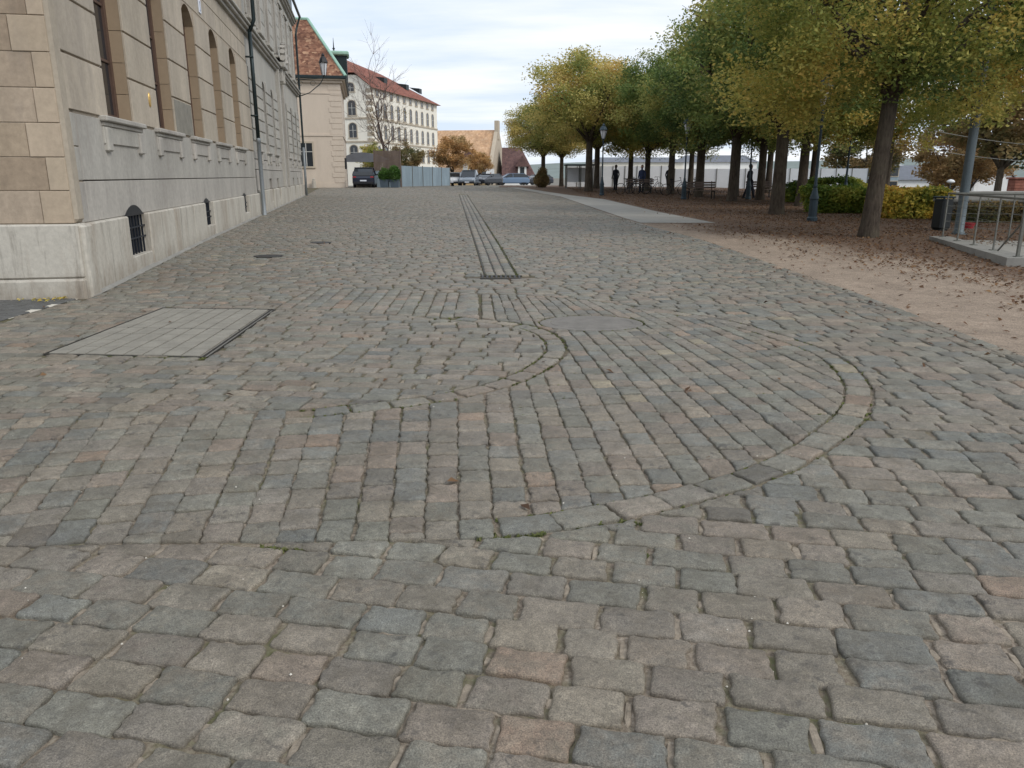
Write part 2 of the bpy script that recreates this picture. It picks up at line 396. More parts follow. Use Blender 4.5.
# base: joint bed in the square, distant ground beyond
V=[];F=[];xs=[-2600,-900,-300,-100,-60,-40]+[i*2.0 for i in range(-15,31)]+[70,90,130,220,500,1200,2600]
for y in ys:
    for x in xs: V.append((x,y,gz(x,y)-.06))
for j in range(len(ys)-1):
    for i in range(len(xs)-1):
        q=j*len(xs)+i; F.append((q,q+1,q+len(xs)+1,q+len(xs)))
tag(np_mesh('ground',np.array(V),np.array(F),M['far_ground'],smooth=True),kind='structure')
yss=[-5]+[i*.5 for i in range(0,140)]
sheet('joint_bed',lambda y:(max(-22,facx(y)-(.0 if y<47.5 else 20)) if y>9 else -12,curbx(y)+.02),yss,.012,M['bed'],nx=16)
sheet('gravel_ground',lambda y:(curbx(y)-.015,21.5),yss+[72,76,80,86,92],.024,M['gravel'],nx=40)
sheet('asphalt_path',lambda y:(curbx(y)+.04,max(stripx(y),curbx(y)+.06)),[22.7]+[i*1.0 for i in range(23,67)],.034,M['asphalt'],nx=6)

# ---- paving pattern -------------------------------------------------------
OUT=[(-9,2.55),(-5,2.72),(-2.0,2.88),(-1.31,2.92),(-.47,2.93),(-.05,2.95),(.39,3.08),(.88,3.31),(1.42,3.66),(1.99,4.27),(2.41,4.87),(2.66,5.5),(2.78,6.2),(2.75,6.6),
     (2.62,7.11),(2.37,7.86),(2.05,8.3),(1.62,8.75),(1.3,9.05),(.85,9.4),(.3,9.68),(-.4,9.87),(-1.5,10.2),(-2.72,10.45)]
INN=[(-2.72,8.78),(-1.5,8.4),(-.25,7.85),(.15,7.5),(.32,6.95),(.28,6.3),(-.09,5.5),(-.57,5.1),(-1.14,4.87),(-1.38,4.78),(-3,4.72),(-9,4.6)]
def dens(pl,step=.12):
    o=[]
    for a,b in zip(pl,pl[1:]):
        n=max(1,int(math.dist(a,b)/step))
        for i in range(n): o.append((a[0]+(b[0]-a[0])*i/n,a[1]+(b[1]-a[1])*i/n))
    o.append(pl[-1]); return o
def chaik(pl,n=2):
    for _ in range(n):
        q=[pl[0]]
        for a,b in zip(pl,pl[1:]):
            q+= [(a[0]*.75+b[0]*.25,a[1]*.75+b[1]*.25),(a[0]*.25+b[0]*.75,a[1]*.25+b[1]*.75)]
        pl=q+[pl[-1]]
    return pl
OUTC=chaik(OUT); INNC=chaik(INN)
BAND=OUTC+INNC
RW=.175
def ringflag(p,outer):
    return (outer and p[1]>2.9 and p[0]>-.1 and p[1]<8.9) or ((not outer) and p[0]>-1.4 and p[1]<8)
SEGS=[]
for pl,ou in ((OUTC,True),(INNC,False)):
    for a,b in zip(pl,pl[1:]): SEGS.append((a,b,ringflag(((a[0]+b[0])/2,(a[1]+b[1])/2),ou)))
SEGS.append((OUTC[-1],INNC[0],False))
SA=np.array([s[0] for s in SEGS]);SB=np.array([s[1] for s in SEGS]);SD=SB-SA;SL=(SD**2).sum(1)
# band polygon runs counter-clockwise: interior is to the left
def near_seg(x,y):
    P=np.array((x,y)); t=np.clip(((P-SA)*SD).sum(1)/SL,0,1); Q=SA+SD*t[:,None]; d=((P-Q)**2).sum(1); i=int(d.argmin())
    return i,math.sqrt(d[i])
def inpoly(x,y,pl):
    c=False;j=len(pl)-1
    for i in range(len(pl)):
        xi,yi=pl[i];xj,yj=pl[j]
        if (yi>y)!=(yj>y) and x<(xj-xi)*(y-yi)/(yj-yi)+xi: c=not c
        j=i
    return c
def clip(poly,px,py,nx,ny):
    """keep (p-P).n>=0"""
    out=[];n=len(poly)
    for i in range(n):
        a=poly[i];b=poly[(i+1)%n]
        da=(a[0]-px)*nx+(a[1]-py)*ny;db=(b[0]-px)*nx+(b[1]-py)*ny
        if da>=0: out.append(a)
        if (da>=0)!=(db>=0):
            t=da/(da-db); out.append((a[0]+(b[0]-a[0])*t,a[1]+(b[1]-a[1])*t))
    return out
def area(p): return .5*sum(p[i][0]*p[(i+1)%len(p)][1]-p[(i+1)%len(p)][0]*p[i][1] for i in range(len(p)))
HATCH=[(-4.0,6.40),(-2.56,6.28),(-2.70,8.66),(-4.02,8.76)]
MANC=(.82,7.84,.54,.42)
GRATE=(-.15,11.38)
def drain_x(y): return -.17-.0765*(y-11.6)
SV=[];SF=[];snv=0
QV={3:[],4:[]};
verts=[];faces4=[];faces3=[]
def emit(ring_list,center):
    """stack of equal-length rings, closed with a fan"""
    base=len(verts); n=len(ring_list[0])
    for r in ring_list: verts.extend(r)
    verts.append(center); c=len(verts)-1
    for k in range(len(ring_list)-1):
        for i in range(n):
            a=base+k*n+i;b=base+k*n+(i+1)%n
            faces4.append((a,b,b+n,a+n))
    k=base+(len(ring_list)-1)*n
    for i in range(n): faces3.append((k+i,k+(i+1)%n,c))
TOP=.030
def put_stone(poly):
    A=area(poly)
    if A<0: poly=poly[::-1];A=-A
    if A<.0035 or len(poly)<3: return
    n=len(poly);cx=sum(p[0] for p in poly)/n;cy=sum(p[1] for p in poly)/n
    dist=math.hypot(cx,cy); rnd=random.random; g=gz(cx,cy)
    tx,ty=(rnd()-.5)*.035,(rnd()-.5)*.035; dz=(rnd()-.5)*.006
    if dist<9.5:
        m=6 if dist<5.5 else 3
        pts=[]; amp=.0085
        for i in range(n):
            a=poly[i];b=poly[(i+1)%n];L=math.dist(a,b)
            if L<.012: pts.append(a);continue
            k=max(1,min(m,int(L/.026))); nx,ny=(b[1]-a[1])/L,-(b[0]-a[0])/L
            bow=(rnd()-.45)*.012
            for j in range(k):
                t=j/k; o=((rnd()-.5)*2*amp+bow*4*t*(1-t)) if j else 0
                pts.append((a[0]+(b[0]-a[0])*t+nx*o,a[1]+(b[1]-a[1])*t+ny*o))
        # rounded corners
        q=[];N=len(pts)
        for i in range(N):
            a,b=pts[i],pts[(i+1)%N]
            q+=[(a[0]*.76+b[0]*.24,a[1]*.76+b[1]*.24),(a[0]*.24+b[0]*.76,a[1]*.24+b[1]*.76)]
        pts=q
        def ring(ins,z,jit=0):
            r=[]
            for p in pts:
                dx,dy=cx-p[0],cy-p[1];l=math.hypot(dx,dy) or 1
                s=min(ins/l,.9) if ins>=0 else -ins
                x=p[0]+dx*s;y=p[1]+dy*s
                zz=z+(x-cx)*tx+(y-cy)*ty+dz+(rnd()-.5)*jit
                r.append((x,y,g+TOP+zz))
            return r
        emit([ring(-.0,-.04),ring(0,-.010,.004),ring(.0035,-.004,.003),ring(.011,-.0005,.0045),ring(.035,.0012,.007)],(cx,cy,g+TOP+dz+.004))
    elif dist<24:
        q=[];N=len(poly)
        for i in range(N):
            a,b=poly[i],poly[(i+1)%N]
            q+=[(a[0]*.86+b[0]*.14+(rnd()-.5)*.006,a[1]*.86+b[1]*.14+(rnd()-.5)*.006),(a[0]*.14+b[0]*.86,a[1]*.14+b[1]*.86)]
        def ring(s,z): return [(p[0]+(cx-p[0])*s,p[1]+(cy-p[1])*s,gz(cx,p[1])+TOP+z+(p[0]-cx)*tx+(p[1]-cy)*ty+dz) for p in q]
        emit([ring(0,-.035),ring(.01,-.008),ring(.12,0)],(cx,cy,g+TOP+dz+.003))
    else:
        def ring(s,z): return [(p[0]+(cx-p[0])*s,p[1]+(cy-p[1])*s,gz(cx,p[1])+TOP+z+(p[0]-cx)*tx+(p[1]-cy)*ty+dz) for p in poly]
        emit([ring(0,-.03),ring(.08,0)],(cx,cy,g+TOP+dz+.002))
SANDQ=[]
def rect(cx,cy,ang,L,W,j=.009,skew=0):
    c,s=math.cos(ang),math.sin(ang);o=[]
    for (u,v) in ((-.5,-.5),(.5,-.5),(.5,.5),(-.5,.5)):
        a=u*L+(random.random()-.5)*2*j+skew*v;b=v*W+(random.random()-.5)*2*j*.8
        o.append((cx+a*c-b*s,cy+a*s+b*c))
    return o
def side_clips(poly,cx,cy,hatch=True):
    """cut at facade, kerb line, hatch, drain"""
    if cx<facx(cy)+.35 and cy>9.3: poly=clip(poly,facx(cy)+.13,cy,.983,.185)
    if cy<9.6 and cx<-5.0: poly=clip(poly,-5.36,cy,1,0)
    if cx>curbx(cy)-.45: poly=clip(poly,curbx(cy)-.17,cy,-1,0)
    if 6<cy<9.1 and -4.4<cx<-2.2:
        best=None
        for a,b in zip(HATCH,HATCH[1:]+HATCH[:1]):
            l=math.dist(a,b);nx,ny=(b[1]-a[1])/l,-(b[0]-a[0])/l
            d=(cx-a[0])*nx+(cy-a[1])*ny
            if best is None or d>best[0]: best=(d,a,nx,ny)
        d,a,nx,ny=best
        if d<-.05: return []
        if d<.3: poly=clip(poly,a[0]+nx*.012,a[1]+ny*.012,nx,ny)
    if 11.2<cy<50:
        dx=drain_x(cy)
        if abs(cx-dx)<.5:
            sgn=1 if cx>dx else -1
            if abs(cx-dx)<.12: return []
            poly=clip(poly,dx+sgn*.26,cy,sgn,0)
            if cy<11.5: poly=clip(poly,cx,11.22,0,-1)
    return poly
# -- field A: courses across the square, swinging with distance
def afun(y): return .205-.30*sst(3.0,9.5,y)
def xh(x): return 4*math.tanh(x/4)
def yrow(v,x):
    y=v
    for _ in range(6): y=v-afun(y)*xh(x)
    return y
HW=.158
v=-.6
while v<69:
    near=v<26
    hw=HW*random.uniform(.93,1.07) if near else .18
    x=-20.0 if v>47 else (-14 if v>30 else -10.5)
    x+=random.random()*.25
    while x<5.2:
        L=random.uniform(.205,.295) if near else random.uniform(.22,.31)
        xc=x+L/2; yc=yrow(v,xc)
        lim=.86*max(yc,0)+2.4
        if xc<facx(yc)-.05 and 9.3<yc<47.8 or abs(xc)>lim or xc>curbx(yc) or yc>67.5 or (yc<9.6 and xc<-5.4):
            x+=L; continue
        e=.03; sl=(yrow(v,xc+e)-yrow(v,xc-e))/(2*e); ang=math.atan(sl)
        dv=.02; g=(yrow(v+dv,xc)-yrow(v-dv,xc))/(2*dv)
        W=hw*g*math.cos(ang)
        gapL=random.uniform(.012,.030); gapW=random.uniform(.003,.012)
        if yc>24: gapL=gapW=.010
        if 2<yc<11.2 and xc<3.4 and xc>-9:
            i,d=near_seg(xc,yc); ins=inpoly(xc,yc,BAND)
            if ins and d>.16: x+=L; continue
            p=rect(xc,yc,ang,L-gapL,W-gapW)
            if d<.26:
                a,b,_=SEGS[i];l=math.dist(a,b);nx,ny=(b[1]-a[1])/l,-(b[0]-a[0])/l
                p=clip(p,a[0]+nx*.010,a[1]+ny*.010,nx,ny)
        else: p=rect(xc,yc,ang,L-gapL,W-gapW, .009 if near else .010)
        if 1<yc<7.5 and random.random()<.85-.08*yc and not (hi:=inpoly(xc,yc,BAND)):
            c_,s_=math.cos(ang),math.sin(ang); ex=xc+c_*L/2; ey=yc+s_*L/2; SANDQ.append((ex,ey,ang,gapL+.014,W*random.uniform(.3,1.0)))
            if random.random()<.4: q_=random.uniform(-.3,.3)*L; SANDQ.append((xc+c_*q_-s_*W/2,yc+s_*q_+c_*W/2,ang,L*random.uniform(.2,.6),gapW+.014))
        p=side_clips(p,xc,yc) if len(p)>2 else p
        if len(p)>2: put_stone(p)
        x+=L*math.cos(ang)
    v+=hw
# -- band: columns of stones running away from the viewer
def colx(u,y):
    s=-.05*(y-3)-.018*max(0,u)*max(0,y-4)**2/2
    if u<0: s+=.105*max(u,-4)*(min(y,5.5)-3)*(1 if y<7.5 else 1)
    return u+s
def inv_u(x,y):
    u=x
    for _ in range(12): u=u-(colx(u,y)-x)*.7
    return u
u=-9.5
while u<5.2:
    w=.158*random.uniform(.93,1.06)
    y=2.2+random.random()*.2
    while y<10.8:
        L=random.uniform(.165,.235) if y<8 else random.uniform(.2,.3)
        yc=y+L/2; xc=colx(u,yc)
        if xc<-9: y+=L; continue
        uu=u if not (u<0 and yc>7.6) else u
        sl=(colx(u,yc+.03)-colx(u,yc-.03))/.06; ang=math.pi/2-math.atan(sl)
        if u<-.2 and yc>7.4:
            xc=u-.03*(yc-3)-.1; sl=-.03; ang=math.pi/2+.03
        if not inpoly(xc,yc,BAND) and near_seg(xc,yc)[1]>.14: y+=L; continue
        gw=random.uniform(.005,.014)
        wl=(colx(u+w,yc)-colx(u,yc)) if not (u<-.2 and yc>7.4) else w
        p=rect(xc,yc,ang,L-random.uniform(.008,.018),wl-gw,.006)
        i,d=near_seg(xc,yc)
        if d<.5:
            a,b,rf=SEGS[i];l=math.dist(a,b);nx,ny=-(b[1]-a[1])/l,(b[0]-a[0])/l
            o=(RW+.016) if rf else .008
            p=clip(p,a[0]+nx*o,a[1]+ny*o,nx,ny)
        mx,my,ra,rb=MANC
        if math.hypot((xc-mx)/ra,(yc-my)/rb)<1.45 and len(p)>2:
            t=math.atan2((yc-my)/rb,(xc-mx)/ra); ex,ey=mx+ra*math.cos(t),my+rb*math.sin(t); nx,ny=math.cos(t)/ra,math.sin(t)/rb; l=math.hypot(nx,ny)
            p=clip(p,ex+nx/l*.012,ey+ny/l*.012,nx/l,ny/l)
        if len(p)>2: p=side_clips(p,xc,yc)
        if len(p)>2: put_stone(p)
        y+=L
    u+=w
# -- single border courses along the curves
def course(pl,off,W,cond,L0=.2,L1=.28):
    pl=dens(pl,.02); acc=0; start=0; need=random.uniform(L0,L1)
    for i in range(1,len(pl)):
        acc+=math.dist(pl[i-1],pl[i])
        if acc>=need:
            a,b=pl[start],pl[i]; mx,my=(a[0]+b[0])/2,(a[1]+b[1])/2
            if cond(mx,my):
                l=math.dist(a,b); ang=math.atan2(b[1]-a[1],b[0]-a[0]); nx,ny=-math.sin(ang),math.cos(ang)
                put_stone(rect(mx+nx*off,my+ny*off,ang,l-.02,W-.014,.009))
            start=i;acc=0;need=random.uniform(L0,L1)
course(OUTC,RW/2+.005,RW,lambda x,y:ringflag((x,y),True))
course(INNC,RW/2+.005,RW-.01,lambda x,y:ringflag((x,y),False))
# -- kerb line course of bigger setts next to the gravel
course([(c[0],c[1]) for c in [(curbx(y),y) for y in np.arange(.5,67,.4)]],.085,.165,lambda x,y:True,.24,.36)
# -- long stones between the slot drain lines
for off in (-.155,0,.155):
    y=11.62
    while y<49:
        L=random.uniform(.3,.5); yc=y+L/2
        put_stone(rect(drain_x(yc)+off,yc,math.pi/2+.0765,L-.008,.138,.004)); y+=L
# -- paving strip by the wall along the building
VS=np.array(verts); 
F3=np.array(faces3);F4=np.array(faces4)
me=bpy.data.meshes.new('cobblestone_square')
nv=len(VS);me.vertices.add(nv);me.vertices.foreach_set('co',VS.astype(np.float32).ravel())
li=np.concatenate([F4.ravel(),F3.ravel()]).astype(np.int32);me.loops.add(len(li));me.loops.foreach_set('vertex_index',li)
npf=len(F4)+len(F3);me.polygons.add(npf)
ls=np.concatenate([np.arange(len(F4))*4,len(F4)*4+np.arange(len(F3))*3]).astype(np.int32)
me.polygons.foreach_set('loop_start',ls);me.polygons.foreach_set('loop_total',np.concatenate([np.full(len(F4),4),np.full(len(F3),3)]).astype(np.int32))
me.polygons.foreach_set('use_smooth',np.ones(npf,dtype=bool))
me.materials.append(M['cobble']);me.update(calc_edges=True)
cob=bpy.data.objects.new('cobblestone_square',me);COL.objects.link(cob);tag(cob,kind='structure')
print('stones verts',nv)
# dark setts bedded in white mortar, left of the building corner
b=MB(); y=4.4
while y<9.5:
    x=-7.9+random.random()*.2
    while x<-5.5:
        L=random.uniform(.2,.3)
        x1=min(x+L-.022,-5.40)
        b.box(x,x1,y,y+.172,-.03,.026+random.random()*.004,bev=.010)
        x+=L
    y+=.188
tag(b.build('dark_sett_pavement',M['basalt']),kind='structure')
b=MB(); b.box(-9,-5.40,3,9.62,-.05,.016); tag(b.build('mortar_bed',M['lime']),kind='structure')
# concrete fillet along the foot of the facade
b=MB()
e=Vector((-math.sin(R(10.67)),math.cos(R(10.67)),0)); nrm=Vector((math.cos(R(10.67)),math.sin(R(10.67)),0)); O=Vector((-5.40,9.6,0))
def fp(s,out,z): 
    p=O+e*s+nrm*out; return (p.x,p.y,z)
for k in range(38):
    s0,s1=k*1.03,(k+1)*1.03; g0,g1=gz(0,fp(s0,0,0)[1]),gz(0,fp(s1,0,0)[1])
    b.add([fp(s0,.09,g0+.07),fp(s1,.09,g1+.07),fp(s1,.13,g1+.045),fp(s0,.13,g0+.045),fp(s0,.15,g0+.028),fp(s1,.15,g1+.028)],[(0,1,2,3)[::-1],(3,2,5,4)[::-1]])
b.v=[(x,y,z) for x,y,z in b.v]
tag(b.build('wall_foot_fillet',M['concrete']),kind='structure')

# ---- hatch, manholes, grate, moss ------------------------------------------
h=empty('paved_hatch',(-3.3,7.5,0),0,'rectangular hatch cover inlaid with pale slabs in the cobbles near the corner of the building','hatch cover')
mb=MB(); fr=MB()
def hp(a,b_): # bilinear
    A,B,C_,D=[Vector((*p,0)) for p in HATCH]; return (A*(1-a)+B*a)*(1-b_)+(D*(1-a)+C_*a)*b_
def bar(p,q,w,z0,z1,m):
    p=Vector(p);q=Vector(q);d=(q-p);l=d.length;d.normalize();n_=Vector((-d.y,d.x,0))
    vs=[]
    for z in (z0,z1):
        for s_ in ((p-n_*w/2),(q-n_*w/2),(q+n_*w/2),(p+n_*w/2)): vs.append((s_.x,s_.y,z))
    m.add(vs,[(3,2,1,0),(4,5,6,7),(0,1,5,4),(1,2,6,5),(2,3,7,6),(3,0,4,7)])
a0,a1,b0,b1=.012,.952,.012,.988
NX,NY=8,8
for i in range(NX):
    for j in range(NY):
        u0=a0+(a1-a0)*i/NX;u1=a0+(a1-a0)*(i+1)/NX;v0=b0+(b1-b0)*j/NY;v1=b0+(b1-b0)*(j+1)/NY
        gx,gy=.006,.0035
        P=[hp(u0+gx,v0+gy),hp(u1-gx,v0+gy),hp(u1-gx,v1-gy),hp(u0+gx,v1-gy)]
        z=.031+random.random()*.002
        c_=sum(P,Vector())/4; Q=[p+(c_-p).normalized()*.006 for p in P]
        vs=[(p.x,p.y,z-.02) for p in P]+[(p.x,p.y,z-.003) for p in P]+[(p.x,p.y,z) for p in Q]
        fs=[(i_,(i_+1)%4,4+(i_+1)%4,4+i_) for i_ in range(4)]+[(4+i_,4+(i_+1)%4,8+(i_+1)%4,8+i_) for i_ in range(4)]+[(8,9,10,11)]
        mb.add(vs,fs)
mb.build('slab_inlay',M['hatch'],h,world=True)
for (p,q) in ((hp(0,0),hp(1,0)),(hp(1,0),hp(1,1)),(hp(1,1),hp(0,1)),(hp(0,1),hp(0,0)),(hp(.97,0),hp(.97,1)),(hp(a0,.5),hp(a1,.5))):
    bar(p,q,.008,.0,.031,fr)
fr.build('steel_frame',M['steel'],h,world=True)
u_=MB(); u_.add([(*hp(x_,y_)[:2],.008) for x_,y_ in ((0,0),(1,0),(1,1),(0,1))],[(0,1,2,3)]); u_.v=[(q[0],q[1],.016) for q in u_.v]; u_.build('tray',M['concrete'],h,world=True)
mx,my,ra,rb=MANC
mb=MB(); mb.lathe([(ra*.98,0),(ra*.985,.024),(ra*.955,.029),(ra*.80,.029),(ra*.785,.024),(ra*.77,.029),(ra*.02,.030)],0,0,48,sy=rb/ra)
mb.v=[(x+mx,y+my,z) for x,y,z in mb.v]
o=mb.build('manhole_cover',M['manhole'],smooth=False); tag(o,'large round worn concrete manhole cover inside the curved paving','manhole cover')
for (x,y,r,lab) in ((-4.4,14.0,.26,'small dark iron cover in the cobbles, nearer one by the building'),(-4.05,16.5,.22,'small dark iron cover in the cobbles, farther one by the building')):
    mb=MB(); mb.lathe([(r,.0),(r,.036),(r*.9,.038),(r*.88,.032),(r*.85,.037),(.01,.038)],0,0,28); 
    g=gz(x,y); mb.v=[(a+x,b_+y,c_+g) for a,b_,c_ in mb.v]
    tag(mb.build('iron_cover',M['iron']),lab,'manhole cover',group='small iron covers')
gr=empty('drain_grate',(GRATE[0],GRATE[1],gz(0,11.4)),0,'dark slotted drain grate at the near end of the long drain lines','drain grate')
mb=MB()
for k in range(9): mb.box(-.30+k*.068,-.30+k*.068+.032,-.14,.14,.0,.036,bev=.004)
mb.build('bars',M['iron'],gr)
mb=MB(); mb.box(-.32,.30,-.155,-.142,-.02,.033);mb.box(-.32,.30,.142,.155,-.02,.033); mb.build('frame',M['steel'],gr)
# slot lines
dr=MB()
for off in (-.235,-.078,.078,.235):
    for k in range(38):
        y0,y1=11.6+k,11.6+k+1
        if y1>49.5: break
        x0,x1=drain_x(y0)+off,drain_x(y1)+off
        dr.quad((x0-.006,y0,gz(0,y0)+.022),(x0+.006,y0,gz(0,y0)+.022),(x1+.006,y1,gz(0,y1)+.022),(x1-.006,y1,gz(0,y1)+.022))
tag(dr.build('slot_drain',M['iron']),'long slot drain of four dark lines running up the middle of the square','drain')

# moss and weeds in the joints
def tufts(points,size=(.012,.03),n=10,spread=.03,zb=.012,h=.02):
    V=[];T=[]
    for (x,y) in points:
        for k in range(n):
            a=random.random()*6.28;r=random.random()*spread
            cx,cy=x+r*math.cos(a),y+r*math.sin(a); s=random.uniform(*size);an=random.random()*6.28
            dx,dy=math.cos(an)*s,math.sin(an)*s;z=gz(cx,cy)+zb+random.random()*h*.4;tl=random.uniform(.2,1)*h
            V+=[(cx-dx,cy-dy,z),(cx+dy*.5,cy-dx*.5,z),(cx+dx,cy+dy,z+tl),(cx-dy*.5,cy+dx*.5,z+tl*.6)];T.append(random.random())
    return np.array(V),np.array(T)
pts=[]
def along(pl,den,cond,jit=.008,off=0):
    pl=dens(pl,.02)
    for i,(p,q) in enumerate(zip(pl,pl[1:])):
        if cond(*p) and random.random()<den*max(0,mnoise.noise(Vector((p[0]*1.4,p[1]*1.4,3)))+.45):
            l=math.dist(p,q) or 1; nx,ny=-(q[1]-p[1])/l,(q[0]-p[0])/l
            pts.append((p[0]+nx*off+random.gauss(0,jit),p[1]+ny*off+random.gauss(0,jit)))
along(OUTC,.5,lambda x,y:x>-.2); along(OUTC,.6,lambda x,y:x>-.2 and y<8.8,off=RW)
along(INNC,.8,lambda x,y:x>-1.4); along(INNC,.9,lambda x,y:x>-1.4,off=RW)
u=-1.2
for k in range(26):
    u+=.158
    along([(colx(u+.08,y),y) for y in np.arange(3.3,9.4,.2)],.22,lambda x,y:inpoly(x,y,BAND) and y>4.5)
for k in range(90): a=random.random()*6.28; pts.append((MANC[0]+(MANC[2]+.01)*math.cos(a),MANC[1]+(MANC[3]+.01)*math.sin(a)))
for k in range(70): t=random.random(); p=hp(t,-.01 if t>.3 else 1.01); pts.append((p.x,p.y))
for k in range(80): t=random.random()**2; p=hp(.7+.4*t,-.015); pts.append((p.x+random.gauss(0,.03),p.y+random.gauss(0,.015)))
for k in range(60): pts.append((drain_x(11.6)+random.uniform(-.3,.35),random.uniform(11.5,11.9)))
for off in (.235,.26):
    for k in range(120): y=11.6+random.random()**2*12; pts.append((drain_x(y)+off+random.gauss(0,.01),y))
for (cx,cy,nn) in ((-.95,2.86,30),(.02,2.98,16),(.62,3.1,18),(.50,2.82,12)):
    for k in range(nn): pts.append((cx+random.gauss(0,.09),cy+random.gauss(0,.012)))
V_,T_=tufts(pts,(.005,.014),8,.013,.012,.016)
tag(np_mesh('joint_moss',V_,np.arange(len(V_)).reshape(-1,4),M['moss'],T_),kind='stuff')
# pale sand swept into the cross joints
m=MB()
for (x,y,an,a,b) in SANDQ:
    if -4.4<x<-2.2 and 6<y<9.1 or inpoly(x,y,BAND) or x>curbx(y)-.2 or math.hypot(x,y)>8.5: continue
    c_,s_=math.cos(an),math.sin(an); n=9; z=gz(x,y)+TOP-random.uniform(.009,.019); P=[]
    for k in range(n):
        t_=2*math.pi*k/n; r_=random.uniform(.82,1.1); u_=max(-1,min(1,1.35*math.cos(t_)))*a/2*r_; v_=max(-1,min(1,1.3*math.sin(t_)))*b/2*r_
        P.append((x+u_*c_-v_*s_,y+u_*s_+v_*c_,z-.010))
    i0=[(x+(q[0]-x)*.6,y+(q[1]-y)*.7,z+random.uniform(-.002,.002)) for q in P]
    m.add(P+i0,[(k,(k+1)%n,n+(k+1)%n,n+k) for k in range(n)]+[tuple(range(n,2*n))])
tag(m.build('joint_sand',M['sand']),kind='structure')
# pale grit in the near joints
V=[];F=[]
for k in range(1500):
    y=random.uniform(1.2,5.2); x=random.uniform(-.8*y-.6,.8*y+.6)
    if mnoise.noise(Vector((x*1.1,y*1.1,9)))<.0: continue
    s=random.uniform(.002,.0055); z=.012+random.random()*.004; n=len(V)
    if random.random()<.1: z=TOP+.003
    V+=[(x-s,y,z),(x,y-s,z),(x+s,y,z),(x,y+s,z),(x,y,z+s)]; F+=[(n,n+1,n+4,n+4),(n+1,n+2,n+4,n+4),(n+2,n+3,n+4,n+4),(n+3,n,n+4,n+4)]
g=MB(); g.v=V; g.f=[f[:3] for f in F]; g.a=[0]*len(F)
tag(g.build('joint_grit',M['lime']),kind='stuff')

# ---- fallen leaves ----------------------------------------------------------
def leafquads(P,size,flat=.35,curl=.3):
    """P (n,3) -> 2-triangle curled leaves as quads with random orientation close to flat"""
    n=len(P); an=rng.random(n)*6.283; s=rng.uniform(size[0],size[1],n)
    d=np.stack([np.cos(an),np.sin(an),rng.normal(0,flat,n)],1); d/=np.linalg.norm(d,axis=1)[:,None]
    w=np.stack([-np.sin(an),np.cos(an),rng.normal(0,flat,n)],1)
    up=np.array([0,0,1.])*(s*curl)[:,None]
    A=P-d*s[:,None]; C=P+d*s[:,None]; B=P-w*(s*.55)[:,None]+up; D=P+w*(s*.55)[:,None]+up
    return np.stack([A,B,C,D],1).reshape(-1,3)
pp=[]
while len(pp)<72000:
    y=7+55*random.random()**1.6; x=random.uniform(4.4,21)
    dn=sst(4.5,7.8,x+.13*max(y-14,-4)+2.2*mnoise.noise(Vector((x*.45,y*.2,0))))
    if 22.5<y<66 and x<stripx(y)+.2: dn*=.03
    if x<curbx(y)+.1: dn=0
    dn*=.35+.9*max(0,mnoise.noise(Vector((x*1.3,y*.9,4)))+.45)
    if random.random()<dn+.02+(.22*sst(5.0,6.2,x)*sst(14,10,y)*(mnoise.noise(Vector((x*2.2,y*1.1,7)))>-.05)) and not (22.5<y<66 and x<stripx(y) and random.random()<.9) and x>curbx(y)-.05: pp.append((x,y,gz(x,y)+.032+random.random()*.012))
P=np.array(pp); V_=leafquads(P,(.014,.044)); 
tag(np_mesh('fallen_leaves',V_,np.arange(len(V_)).reshape(-1,4),M['leaf_fallen'],rng.random(len(P))),kind='stuff')
pp=[]
for k in range(330):
    y=1.8+24*random.random(); x=min(curbx(y)-.05, random.uniform(-.65*y-1,curbx(y)) if random.random()<.35 else curbx(y)-abs(random.gauss(0,.45)))
    if x<facx(y)+.3 and y>9: continue
    pp.append((x,y,gz(x,y)+TOP+.008))
for (x,y) in ((-2.35,10.6),(-2.28,10.68),(-2.42,10.65),(-1.95,5.1)): pp.append((x,y,TOP+.01))
P=np.array(pp); V_=leafquads(P,(.014,.038))
tag(np_mesh('scattered_leaves',V_,np.arange(len(V_)).reshape(-1,4),M['leaf_fallen'],rng.random(len(P))*.6),kind='stuff')
# yellow leaves in the corner by the wall
P=np.array([(-5.5-random.random()**2*.6,9.15+random.random()*.36,.035+random.random()*.02) for k in range(46)])
tag(np_mesh('yellow_leaves',leafquads(P,(.015,.032)),np.arange(len(P)*4).reshape(-1,4),M['leaf_gold'],.3+.4*rng.random(len(P))),kind='stuff')

# ================================================================ THE STONE BUILDING (left)
def frame_xy(s,out): p=O+e*s+nrm*out; return p
MF=Matrix.Translation(O)@Matrix(((nrm.x,e.x,0,0),(nrm.y,e.y,0,0),(0,0,1,0),(0,0,0,1)))  # local (out, s, z) -> world
def fbox(mb,s0,s1,o0,o1,z0,z1,bev=.0,a=0): mb.box(o0,o1,s0,s1,z0,z1,M=MF,bev=bev,a=a)
def fquad(mb,p): mb.add([tuple(MF@Vector((o,s,z))) for (s,o,z) in p],[(0,1,2,3)])
def archpts(s0,s1,zs,zt,n=8):
    """segmental arch from (s0,zs) over the crown zt to (s1,zs)"""
    c=(s0+s1)/2;hw_=(s1-s0)/2;h_=zt-zs; r=(hw_*hw_+h_*h_)/(2*h_); o=[]
    a=math.asin(min(1,hw_/r))
    for i in range(n+1):
        t=-a+2*a*i/n; o.append((c+r*math.sin(t),zt-r+r*math.cos(t)))
    return o
